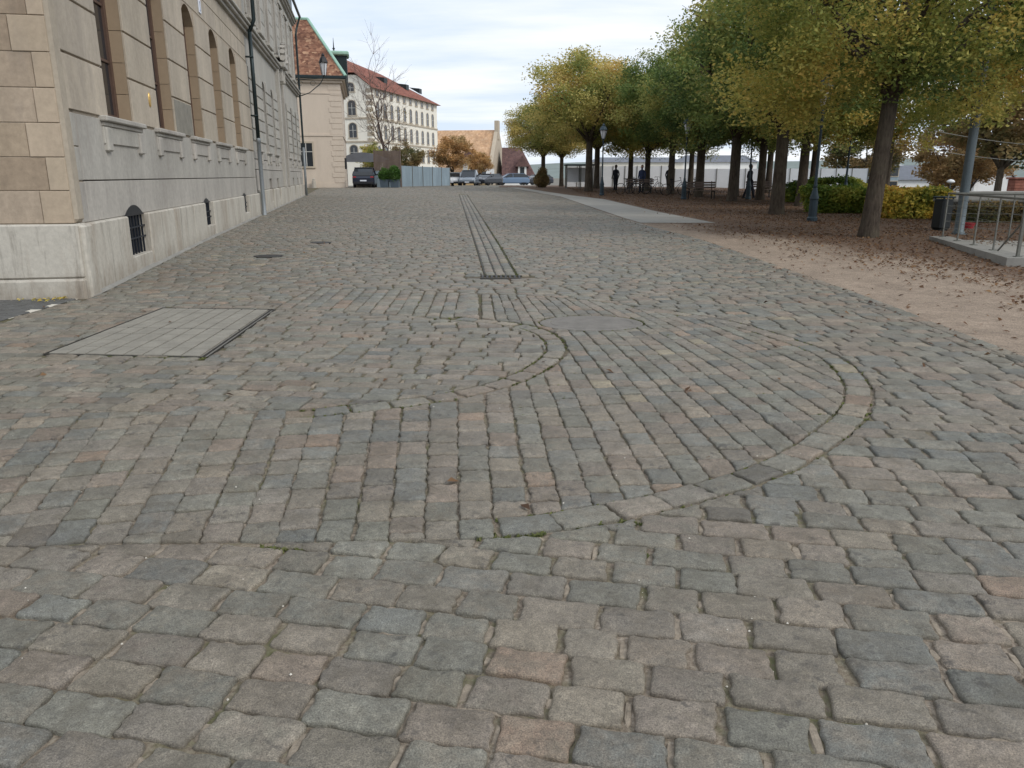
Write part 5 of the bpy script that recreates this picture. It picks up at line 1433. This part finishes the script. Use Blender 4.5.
# ---- white hoarding behind the trees
def board_fence(p,q,h,n,label,z=0):
    p=Vector((*p,0));q=Vector((*q,0)); l=(q-p).length; F_=wall_frame(p.x,p.y,q.x-p.x,q.y-p.y,0)
    t=empty('white_hoarding',(p.x,p.y,gz(p.x,p.y)),0,label,'hoarding')
    for k in range(n):
        a,b_=l*k/n,l*(k+1)/n; m=MB(); m.box(a+.02,b_-.02,-.02,.02,gz(p.x,p.y)-1.4,h,M=F_); m.build('panel',M['white_board'],t,world=True)
    m=MB()
    for k in range(n+1): m.box(l*k/n-.03,l*k/n+.03,.021,.07,gz(p.x,p.y)-1.4,h+.04,M=F_)
    m.build('posts',M['rail'],t,world=True); return t
board_fence((4.9,73),(14.5,71.5),2.3,9,'long white hoarding behind the tree trunks, left stretch')
board_fence((14.6,71.4),(29.5,66),2.05,13,'long white hoarding behind the tree trunks, right stretch')
# glass shelter at the end of the path
sh=empty('glass_shelter',(4.3,62.5,gz(4,62.5)),0,'small grey framed glass shelter at the end of the path, under the trees','shelter')
m=MB()
for x in (0,1.1,2.2):
    for y in (0,1.4): m.box(x-.04,x+.04,y-.04,y+.04,0,1.75)
m.build('frame',M['rail'],sh); m=MB(); m.box(-.15,2.35,-.2,1.6,1.75,1.87,bev=.03); m.build('roof',M['mast'],sh)
m=MB(); m.box(.05,2.15,1.38,1.40,.5,1.6); m.build('glass_back',M['white_board'],sh)
# benches
def bench():
    t=empty('park_bench',(0,0,0))
    m=MB(); [m.box(-.9,.9,y,y+.09,.43,.46) for y in (-.2,-.08,.04,.16)]; m.build('seat',M['wood'],t)
    m=MB(); [m.box(-.9,.9,.27+k*.02,.29+k*.02,.56+k*.12,.65+k*.12) for k in range(3)]; m.build('backrest',M['wood'],t)
    for x in (-.7,.7): m=MB(); m.box(x-.025,x+.025,-.2,-.15,0,.43); m.box(x-.025,x+.025,.2,.25,0,.43); m.box(x-.025,x+.025,-.2,.25,.39,.43); m.tube([(x,.25,.40),(x,.33,.92)],.022,6); m.build('leg',M['iron'],t)
    return t
bb=bench()
for i,(x,y,rz,lab) in enumerate(((9.95,41.8,.1,'wooden park bench left of the thick dark trunk'),(13.9,44,.4,'wooden park bench behind the walking person'),(8.4,52,-.1,'wooden park bench near the parked bicycles'))):
    o=bb if i==0 else copy_tree(bb); o.location=(x,y,gz(x,y)+.02); o.rotation_euler.z=rz; tag(o,lab,'bench','park benches under the trees')
# bicycles
def bicycle():
    t=empty('bicycle',(0,0,0))
    for x in (-.52,.52):
        m=MB(); m.tube([(x+.33*math.cos(a),0,.34+.33*math.sin(a)) for a in np.linspace(0,2*math.pi,25)],.019,5,cap=False)
        wv=m.build('wheel',M['rubber'],t); m=MB()
        for k in range(8): a=k*math.pi/4; m.tube([(x,0,.34),(x+.32*math.cos(a),0,.34+.32*math.sin(a))],.003,3)
        m.build('spokes',M['rail'],wv)
    m=MB(); 
    for p,q,r in (((-.52,0,.34),(-.08,0,.30),.012),((-.52,0,.34),(-.18,0,.82),.010),((-.08,0,.30),(-.2,0,.92),.016),((-.08,0,.30),(.36,0,.78),.018),((-.18,0,.80),(.33,0,.88),.016),((.52,0,.34),(.32,0,1.0),.014)): m.tube([p,q],r,6)
    m.build('frame',M['cloth_dark'],t)
    m=MB(); m.tube([(.32,-.27,1.02),(.28,-.1,1.06),(.32,0,1.03),(.28,.1,1.06),(.32,.27,1.02)],.014,6); m.build('handlebar',M['rubber'],t)
    m=MB(); m.box(-.33,-.08,-.07,.07,.92,.97,bev=.03); m.build('saddle',M['rubber'],t)
    return t
bk_=bicycle()
for i,(x,y,rz,lab) in enumerate(((7.35,50.0,.2,'bicycle parked farthest left among the tree trunks'),(8.0,50.5,-.4,'bicycle leaning second from the left by the trunks'),(9.1,51.2,.5,'bicycle parked between two slim trunks beside the standing people'),(9.85,48.0,-.1,'bicycle parked left of the dark blue lamp post'),(11.4,49.2,.9,'bicycle parked alone right of the slim front trunks'))):
    o=bk_ if i==0 else copy_tree(bk_); o.location=(x,y,gz(x,y)+.02); o.rotation_euler.z=rz; tag(o,lab,'bicycle','bicycles parked under the trees')
# ---- people
def person(x,y,rz,cloth,label,stride=.22,legs='cloth_dark',scale=1.0):
    t=empty('person',(x,y,gz(x,y)+.02),rz,label,'person'); t.scale=(scale,)*3
    J={'pel':(0,0,.93,.14,.12),'bel':(0,0,1.08,.135,.11),'che':(0,0,1.28,.17,.12),'nec':(0,.0,1.45,.07,.06),'nk2':(0,.01,1.51,.055,.055),'hd':(0,.02,1.60,.085,.10),'hd2':(0,.02,1.69,.08,.095),
       'hl':(.09,0,.88,.10,.10),'kl':(.10,stride*.6,.50,.068,.068),'al':(.10,stride*.9 if stride else 0,.09,.042,.045),'tl':(.10,stride*.9+.14,.035,.04,.03),
       'hr':(-.09,0,.88,.10,.10),'kr':(-.10,-stride*.3,.50,.068,.068),'ar':(-.10,-stride,.10,.042,.045),'tr':(-.10,-stride+.14,.035,.04,.03),
       'sl':(.18,0,1.40,.062,.062),'el':(.24,-.06,1.13,.046,.046),'wl':(.24,.06,.90,.032,.035),'fl':(.23,.11,.80,.03,.04),
       'sr':(-.18,0,1.40,.062,.062),'er':(-.24,-.04,1.13,.046,.046),'wr':(-.24,.10,.92,.032,.035),'fr':(-.23,.15,.82,.03,.04)}
    E_=[('pel','bel'),('bel','che'),('che','nec'),('nec','nk2'),('nk2','hd'),('hd','hd2'),('pel','hl'),('hl','kl'),('kl','al'),('al','tl'),('pel','hr'),('hr','kr'),('kr','ar'),('ar','tr'),('che','sl'),('sl','el'),('el','wl'),('wl','fl'),('che','sr'),('sr','er'),('er','wr'),('wr','fr')]
    K=list(J); me=bpy.data.meshes.new('body'); me.from_pydata([J[k][:3] for k in K],[(K.index(a),K.index(b_)) for a,b_ in E_],[])
    o=bpy.data.objects.new('body',me); COL.objects.link(o); o.parent=t; ALL.append(o); me.materials.append(M[cloth])
    md=o.modifiers.new('skin','SKIN'); 
    if not me.skin_vertices: me.attributes  # layer is made with the modifier below
    try: sv=me.skin_vertices[0].data
    except Exception:
        bm_=__import__('bmesh').new(); bm_.from_mesh(me); ly=bm_.verts.layers.skin.verify(); bm_.verts.ensure_lookup_table()
        for i,k in enumerate(K): bm_.verts[i][ly].radius=J[k][3:5]; bm_.verts[i][ly].use_root=(i==0)
        bm_.to_mesh(me); bm_.free(); sv=None
    if sv:
        for i,k in enumerate(K): sv[i].radius=J[k][3:5]; sv[i].use_root=(i==0)
    md.use_smooth_shade=True; ss=o.modifiers.new('smooth','SUBSURF'); ss.levels=1; ss.render_levels=2
    m=MB(); m.lathe([(.02,-.10),(.07,-.06),(.088,.0),(.08,.06),(.04,.10),(.005,.112)],n=12,M=Matrix.Translation((0,.03,1.655))); m.build('face',M['skin'],t,smooth=True)
    m=MB(); m.lathe([(.06,-.09),(.095,-.03),(.10,.04),(.075,.095),(.03,.125),(.005,.13)],n=12,M=Matrix.Translation((0,-.005,1.675))); m.build('hair',M['hair'],t,smooth=True)
    m=MB(); m.lathe([(.20,.0),(.185,.25),(.17,.42),(.20,.55),(.15,.64),(.07,.68)],n=14,M=Matrix.Translation((0,0,.80)),sy=.68); m.build('jacket',M[cloth],t,smooth=True)
    for s_ in (-1,1):
        k,a='kl' if s_>0 else 'kr','al' if s_>0 else 'ar'; h0=J['hl' if s_>0 else 'hr']; m=MB(); m.tube([h0[:3],J[k][:3],(J[a][0],J[a][1],.10)],[.115,.082,.065],8); m.build('trouser_leg',M[legs],t,smooth=True)
        m=MB(); m.box(J[a][0]-.05,J[a][0]+.05,J[a][1]-.07,J[a][1]+.20,0,.08,bev=.03); m.build('shoe',M['rubber'],t)
    return t
person(12.75,42.6,R(-80),'cloth_dark','person in dark clothes walking to the right beside the distant lamp post',.26)
person(8.75,53.6,R(150),'cloth_blue','person in a blue jacket standing among the parked bicycles',.04)
person(7.5,57.5,R(20),'cloth_dark','person in dark clothes standing farthest left near the clustered trunk',.05)
person(10.7,54.2,R(200),'cloth_dark','person in dark clothes standing beside the slim front row trunks',.06)
person(-3.15,118,R(160),'cloth_dark','person in dark clothes beside the white van at the far end',.05)

# ================================================================ VEHICLES
def car(x,y,rz,paint,L,W,H,label,kind='hatch',rear=True,group=None,zoff=.02):
    """x across, y along; nose towards +y"""
    t=empty('parked_car',(x,y,gz(x,y)+zoff),rz,label,'car' if kind!='van' else 'van',group)
    hw=W/2
    if kind=='van': prof=[(-.5,.30,.95,H*.98,.93),(-.48,.26,1.0,H,.93),(.05,.24,1.0,H,.93),(.22,.24,1.0,H*.96,.90),(.34,.24,1.02,1.12,.9),(.46,.26,.92,.95,.9),(.5,.34,.70,.74,.9)]
    else: prof=[(-.5,.36,.78,.80,.9),(-.485,.26,.92,.98,.9),(-.44,.24,.98,H*.80,.86),(-.36,.24,1.0,H*.97,.80),(-.1,.22,1.0,H,.78),(.12,.22,.99,H*.96,.80),(.30,.22,.97,1.0,.86),(.42,.24,.86,.88,.9),(.485,.28,.72,.74,.88),(.5,.36,.60,.62,.85)]
    m=MB(); rows=[]
    for (t_,zb,zl,zr,k) in prof:
        yy=t_*L; f=.94 if abs(t_)>.47 else 1.0; zl_=min(zl,zr-.01)
        rows.append([(-hw*f*.92,yy,zb),(-hw*f,yy,zb+.14),(-hw*f,yy,zl_*.78),(-hw*f*.97,yy,zl_),(hw*f*.97,yy,zl_),(hw*f,yy,zl_*.78),(hw*f,yy,zb+.14),(hw*f*.92,yy,zb)])
    n=8; m.add([p for r in rows for p in r],[(i*n+j,i*n+(j+1)%n,(i+1)*n+(j+1)%n,(i+1)*n+j) for i in range(len(rows)-1) for j in range(n)]+[tuple(range(n)),tuple((len(rows)-1)*n+j for j in range(n))[::-1]])
    m.build('body',M['car_'+paint],t)
    # greenhouse
    g=[p for p in prof if p[3]-p[2]>.12]; a=MB(); rows=[]
    i0=prof.index(g[0])-1; i1=prof.index(g[-1])+1; span=prof[max(0,i0):i1+1]
    for (t_,zb,zl,zr,k) in span:
        zl_=min(zl,zr-.01); rows.append([(-hw*.95,t_*L,zl_-.03),(-hw*k,t_*L,zr),(hw*k,t_*L,zr),(hw*.95,t_*L,zl_-.03)])
    n=4; a.add([p for r in rows for p in r],[(i*n+j,i*n+(j+1)%n,(i+1)*n+(j+1)%n,(i+1)*n+j) for i in range(len(rows)-1) for j in range(n)]+[(0,1,2,3),tuple((len(rows)-1)*n+j for j in range(n))[::-1]])
    a.build('windows' if kind!='van' else 'cargo_body',M['glass'] if kind!='van' else M['car_'+paint],t)
    # roof skin and pillars
    r=MB(); top=[p for p in prof if p[3]>H*.94]
    y0_,y1_=top[0][0]*L,top[-1][0]*L
    r.box(-hw*.80,hw*.80,y0_-.05,y1_+.05,H-.03,H+.02,bev=.02)
    for sx in (-1,1):
        for tt,(pa,pb) in enumerate(((span[0],g[0]),(span[-1],g[-1]))):
            r.tube([(sx*hw*.95,pa[0]*L,pa[3]),(sx*hw*pb[4]*1.01,pb[0]*L,pb[3])],.035,5)
        r.tube([(sx*hw*.96,.0,1.0),(sx*hw*.80,.0,H)],.03,5)
    r.build('roof',M['car_'+paint],t)
    if kind=='van':
        m=MB(); m.add([(-hw*.82,.235*L,H*.90),(hw*.82,.235*L,H*.90),(hw*.88,.342*L,1.16),(-hw*.88,.342*L,1.16)],[(0,1,2,3)]); m.build('windscreen',M['glass'],t)
    for sx in (-1,1):
        for yy in (-.32*L,.31*L):
            m=MB(); m.lathe([(.20,-.1),(.31,-.1),(.33,-.07),(.33,.07),(.31,.1),(.20,.1)],n=18,M=Matrix.Translation((sx*(hw-.12),yy,.33))@Matrix.Rotation(R(90),4,'Y')); w_=m.build('wheel',M['rubber'],t)
            m=MB(); m.lathe([(.01,-.085),(.2,-.09),(.2,.09),(.01,.085)],n=12,M=Matrix.Translation((sx*(hw-.12),yy,.33))@Matrix.Rotation(R(90),4,'Y')); m.build('rim',M['alloy'],w_)
        m=MB(); m.box(sx*hw*.74-.16,sx*hw*.74+.16,.455*L,.487*L,.60,.74,bev=.03); m.build('headlight',M['clear_light'],t)
        m=MB(); m.box(sx*hw*.78-.14,sx*hw*.78+.14,-.497*L,-.47*L,.78,.90,bev=.03); m.build('taillight',M['red_light'],t)
        m=MB(); m.box(sx*(hw+.08)-.09,sx*(hw+.08)+.09,.17*L,.17*L+.09,.98,1.10,bev=.03); m.build('wing_mirror',M['trim_black'],t)
    m=MB(); m.box(-hw*.9,hw*.9,.47*L,.507*L,.26,.46,bev=.04); m.build('front_bumper',M['trim_black'],t)
    m=MB(); m.box(-hw*.9,hw*.9,-.507*L,-.47*L,.28,.50,bev=.04); m.build('rear_bumper',M['trim_black'],t)
    m=MB(); m.box(-.26,.26,-.512*L,-.505*L,.52,.63); m.box(-.26,.26,.508*L,.513*L,.34,.45); m.build('number_plate',M['plaque'],t)
    return t
CG='cars parked at the far end of the square'
car(-12.25,66.3,R(6),'navy',3.95,1.78,1.60,'dark navy hatchback seen from behind next to the beige house')
# its pale bonnet-like lower strip of the tailgate
car(-5.0,93,R(176),'grey',4.4,1.85,1.72,'grey blue car facing the camera right of the metal hoarding',group=CG)
car(-6.7,94.5,R(170),'white',4.2,1.75,1.45,'white car half hidden behind the end of the metal hoarding',group=CG)
car(-2.9,97,R(150),'dark',4.3,1.8,1.35,'low dark car between the grey one and the white van',group=CG)
car(-4.3,120,R(165),'white',5.2,2.0,2.3,'white van parked beyond the dark low car',kind='van',group=CG)
car(.0,106,R(100),'blue',4.5,1.8,1.5,'light blue car parked sideways, left of the bush',group=CG)
car(3.6,112,R(120),'dark',4.3,1.8,1.4,'dark blue car parked farthest right under the small house',group=CG)

# ================================================================ FAR BACKGROUND ON THE RIGHT
def block_building(name,x0,x1,y,dep,z0,z1,mat,roofz,roofm,rows,n,label,wmat='glass',ww=1.0,wh=1.3):
    t=empty(name,((x0+x1)/2,y,z0),0,label,'building'); m=MB(); m.box(x0,x1,y,y+dep,z0-3,z1); m.build('wall',M[mat],t,world=True)
    m=MB(); i=dep*.35
    m.add([(x0-.4,y-.4,z1),(x1+.4,y-.4,z1),(x1+.4,y+dep+.4,z1),(x0-.4,y+dep+.4,z1),(x0+i*.5,y+i,roofz),(x1-i*.5,y+i,roofz),(x1-i*.5,y+dep-i,roofz),(x0+i*.5,y+dep-i,roofz)],[(0,1,5,4),(1,2,6,5),(2,3,7,6),(3,0,4,7),(4,5,6,7),(3,2,1,0)]); m.build('roof',M[roofm],t,world=True)
    F_=wall_frame(x0,y,1,0)
    for r_ in range(rows):
        for k in range(n):
            m=MB(); cx=(x1-x0)*(k+.5)/n; zz_=z0+.9+r_*2.9; m.box(cx-ww/2-.1,cx+ww/2+.1,-.02,.06,zz_-.1,zz_+wh+.1,M=F_); w_=m.build('window',M['trim'],t,world=True)
            m=MB(); m.box(cx-ww/2,cx+ww/2,-.02,.075,zz_,zz_+wh,M=F_); m.build('pane',M[wmat],w_,world=True)
    return t
block_building('white_mansard_building',50,61,112,10,-2.4,.9,'white_wall',2.9,'roof_slate',1,9,'long white building with small windows and grey mansard roof beyond the hedge')
block_building('glass_fronted_building',46.5,52.5,108,9,-2.4,2.8,'hoard',3.3,'white_board',2,4,'grey glass fronted building with a white roof edge, left of the mansard one',ww=1.2,wh=2.2)
gb_=empty('dark_gabled_house',(63,104,-2),0,'white house with a steep dark gabled roof, right of the mansard building','house')
m=MB(); m.add([(60.6,104,-4),(66,104,-4),(66,104,.6),(63.3,104,3.9),(60.6,104,.6),(60.6,112,-4),(66,112,-4),(66,112,.6),(63.3,112,3.9),(60.6,112,.6)],[(0,1,2,3,4),(9,8,7,6,5),(0,4,9,5),(1,6,7,2)]); m.build('wall',M['white_wall'],gb_,world=True)
m=MB(); m.add([(60.2,103.6,.3),(63.3,103.6,4.2),(66.4,103.6,.3),(60.2,112.4,.3),(63.3,112.4,4.2),(66.4,112.4,.3),(60.2,103.6,.1),(63.3,103.6,4.0),(66.4,103.6,.1)],[(0,1,4,3),(1,2,5,4),(0,6,7,1),(1,7,8,2)]); m.build('roof',M['roof_slate'],gb_,world=True)
block_building('pale_apartment_block',14,30,140,9,-2.8,3.7,'cream_wall',4.6,'roof_slate',2,8,'pale cream apartment block above the white hoarding, left one')
block_building('pale_apartment_block',32,46,150,9,-2.8,3.9,'white_wall',5.2,'roof_slate',2,7,'pale white apartment block above the white hoarding, right one')
block_building('white_roadside_house',66,76,92,8,-2.4,.9,'white_wall',2.6,'roof_red',1,4,'small white house with a red roof beyond the overhead wires')
pc=MB(); pc.box(34.2,35.0,54,54.8,-2,1.25,bev=.03); pc.box(34.1,35.1,53.9,54.9,1.25,1.37,bev=.02); tag(pc.build('brick_pillar',M['roof_red']),'short pinkish brick pillar on the far terrace at the right','pillar')
# overhead wires on two poles, globe lamps
for i,(x,y) in enumerate(((21.3,46),(42,60))):
    t=empty('wire_pole',(x,y,gz(x,y)),0,('thin grey pole carrying the overhead wires near the russet tree','thin grey pole carrying the overhead wires at the right edge')[i],'pole','poles of the overhead wires'); m=MB(); m.tube([(0,0,-.2),(0,0,4.6)],[.06,.04],8); m.build('shaft',M['mast'],t); m=MB(); m.tube([(-.5,0,3.2),(.5,0,3.2)],.02,5); m.tube([(-.5,0,4.3),(.5,0,4.3)],.02,5); m.build('crossarm',M['mast'],t)
for i,z in enumerate((3.2,4.3)):
    m=MB(); a=Vector((21.3,46,gz(21.3,46)+z));b_=Vector((42,60,gz(42,60)+z+.2)); m.tube([tuple(a.lerp(b_,t)-Vector((0,0,.35*4*t*(1-t)))) for t in np.linspace(0,1,12)],.022,4); tag(m.build('overhead_wire',M['rail']),('lower of the two overhead wires at the right','upper of the two overhead wires at the right')[i],'wire','overhead wires')
for i,(x,y,z,lab) in enumerate(((23.2,42,1.15,'white disc street lamp left of the thick grey mast'),(27.0,41,1.2,'white disc street lamp near the right edge, left one of the two'),(28.0,40.6,1.15,'white disc street lamp nearest the right edge'))):
    t=empty('disc_lamp',(x,y,gz(x,y)),0,lab,'street lamp','white disc lamps below the terrace'); zz_=z-gz(x,y)
    m=MB(); m.tube([(0,0,0),(0,0,zz_)],.03,6); m.build('pole',M['mast'],t); m=MB(); m.lathe([(.05,zz_-.05),(.2,zz_),(.2,zz_+.05),(.12,zz_+.12),(.02,zz_+.15)],n=14); m.build('lamp_shade',M['white_board'],t)
# hills
m=MB(); V=[];F=[]
for i in range(60):
    a=-.2+1.5*i/59; r=1500
    for j,(k,zz_) in enumerate(((0,-8),(150,14+16*mnoise.noise(Vector((i*.17,0,0)))+.35*i),(600,20+16*mnoise.noise(Vector((i*.13,2,0)))+.8*i))):
        V.append(((r+k)*math.sin(a),(r+k)*math.cos(a),zz_))
for i in range(59):
    for j in range(2): q=i*3+j; F.append((q,q+3,q+4,q+1))
tag(np_mesh('hills',np.array(V),np.array(F),mat_plain('hazy_hills',(118,128,124),.12,.01,.95,0),smooth=True),kind='structure')

# ================================================================ CAMERA, LIGHT, SKY
cam=bpy.data.cameras.new('camera'); co=bpy.data.objects.new('camera',cam); COL.objects.link(co)
co.location=(0,0,CAMH); co.rotation_euler=(math.pi/2-PITCH,0,0)
cam.sensor_width=36; cam.lens=36*FPX/1024; cam.clip_start=.05; cam.clip_end=6000
scene.camera=co
SUN_EL,SUN_AZ=R(40),R(128)   # azimuth clockwise from +Y: behind the camera, to the right
w=bpy.data.worlds.new('World'); scene.world=w; w.use_nodes=True
nt=w.node_tree; bg=nt.nodes['Background']
sky=nt.nodes.new('ShaderNodeTexSky'); sky.sky_type='NISHITA'; sky.sun_disc=False; sky.sun_elevation=SUN_EL; sky.sun_rotation=SUN_AZ
tc=nt.nodes.new('ShaderNodeTexCoord'); sep=nt.nodes.new('ShaderNodeSeparateXYZ'); nt.links.new(tc.outputs['Generated'],sep.inputs[0])
def mth(op,a,b=None):
    n=nt.nodes.new('ShaderNodeMath'); n.operation=op
    for i,v in enumerate((a,b)):
        if v is None: continue
        if isinstance(v,bpy.types.NodeSocket): nt.links.new(v,n.inputs[i])
        else: n.inputs[i].default_value=v
    return n.outputs[0]
zz=mth('ADD',mth('MAXIMUM',sep.outputs[2],0.0),.16)
cx=nt.nodes.new('ShaderNodeCombineXYZ'); nt.links.new(mth('DIVIDE',sep.outputs[0],zz),cx.inputs[0]); nt.links.new(mth('DIVIDE',sep.outputs[1],zz),cx.inputs[1])
mp=nt.nodes.new('ShaderNodeMapping'); mp.inputs['Scale'].default_value=(.55,1.5,1); mp.inputs['Rotation'].default_value=(0,0,.25); nt.links.new(cx.outputs[0],mp.inputs[0])
nz=nt.nodes.new('ShaderNodeTexNoise'); nz.inputs['Scale'].default_value=1.25; nz.inputs['Detail'].default_value=7; nz.inputs['Roughness'].default_value=.55; nt.links.new(mp.outputs[0],nz.inputs['Vector'])
rp=nt.nodes.new('ShaderNodeValToRGB'); e_=rp.color_ramp.elements
e_[0].position=.36; e_[0].color=(.66,.765,.915,1); e_[1].position=.62; e_[1].color=(.95,.97,1.0,1)
nt.links.new(nz.outputs['Fac'],rp.inputs[0])
sc=nt.nodes.new('ShaderNodeMix'); sc.data_type='RGBA'; sc.blend_type='MULTIPLY'; sc.inputs[0].default_value=1
nt.links.new(rp.outputs[0],sc.inputs[6]); SKYB=9.0; sc.inputs[7].default_value=(SKYB,SKYB,SKYB,1)
mx_=nt.nodes.new('ShaderNodeMix'); mx_.data_type='RGBA'; mx_.inputs[0].default_value=.93
nt.links.new(sky.outputs[0],mx_.inputs[6]); nt.links.new(sc.outputs[2],mx_.inputs[7]); nt.links.new(mx_.outputs[2],bg.inputs[0])
bg.inputs[1].default_value=.1
sl=bpy.data.lights.new('sun','SUN'); sl.energy=1.25; sl.angle=R(18); sl.color=(1,.95,.88)
so=bpy.data.objects.new('sun',sl); COL.objects.link(so)
so.rotation_euler=(math.pi/2-SUN_EL,0,math.pi-SUN_AZ)
so.rotation_euler=Vector((-math.sin(SUN_AZ)*math.cos(SUN_EL),-math.cos(SUN_AZ)*math.cos(SUN_EL),-math.sin(SUN_EL))).to_track_quat('-Z','Y').to_euler()
scene.view_settings.view_transform='Standard'; scene.view_settings.look='None'; scene.view_settings.gamma=1; scene.view_settings.exposure=0.34
scene.cycles.max_bounces=6; scene.cycles.diffuse_bounces=3; scene.cycles.transmission_bounces=3; scene.cycles.use_denoising=True
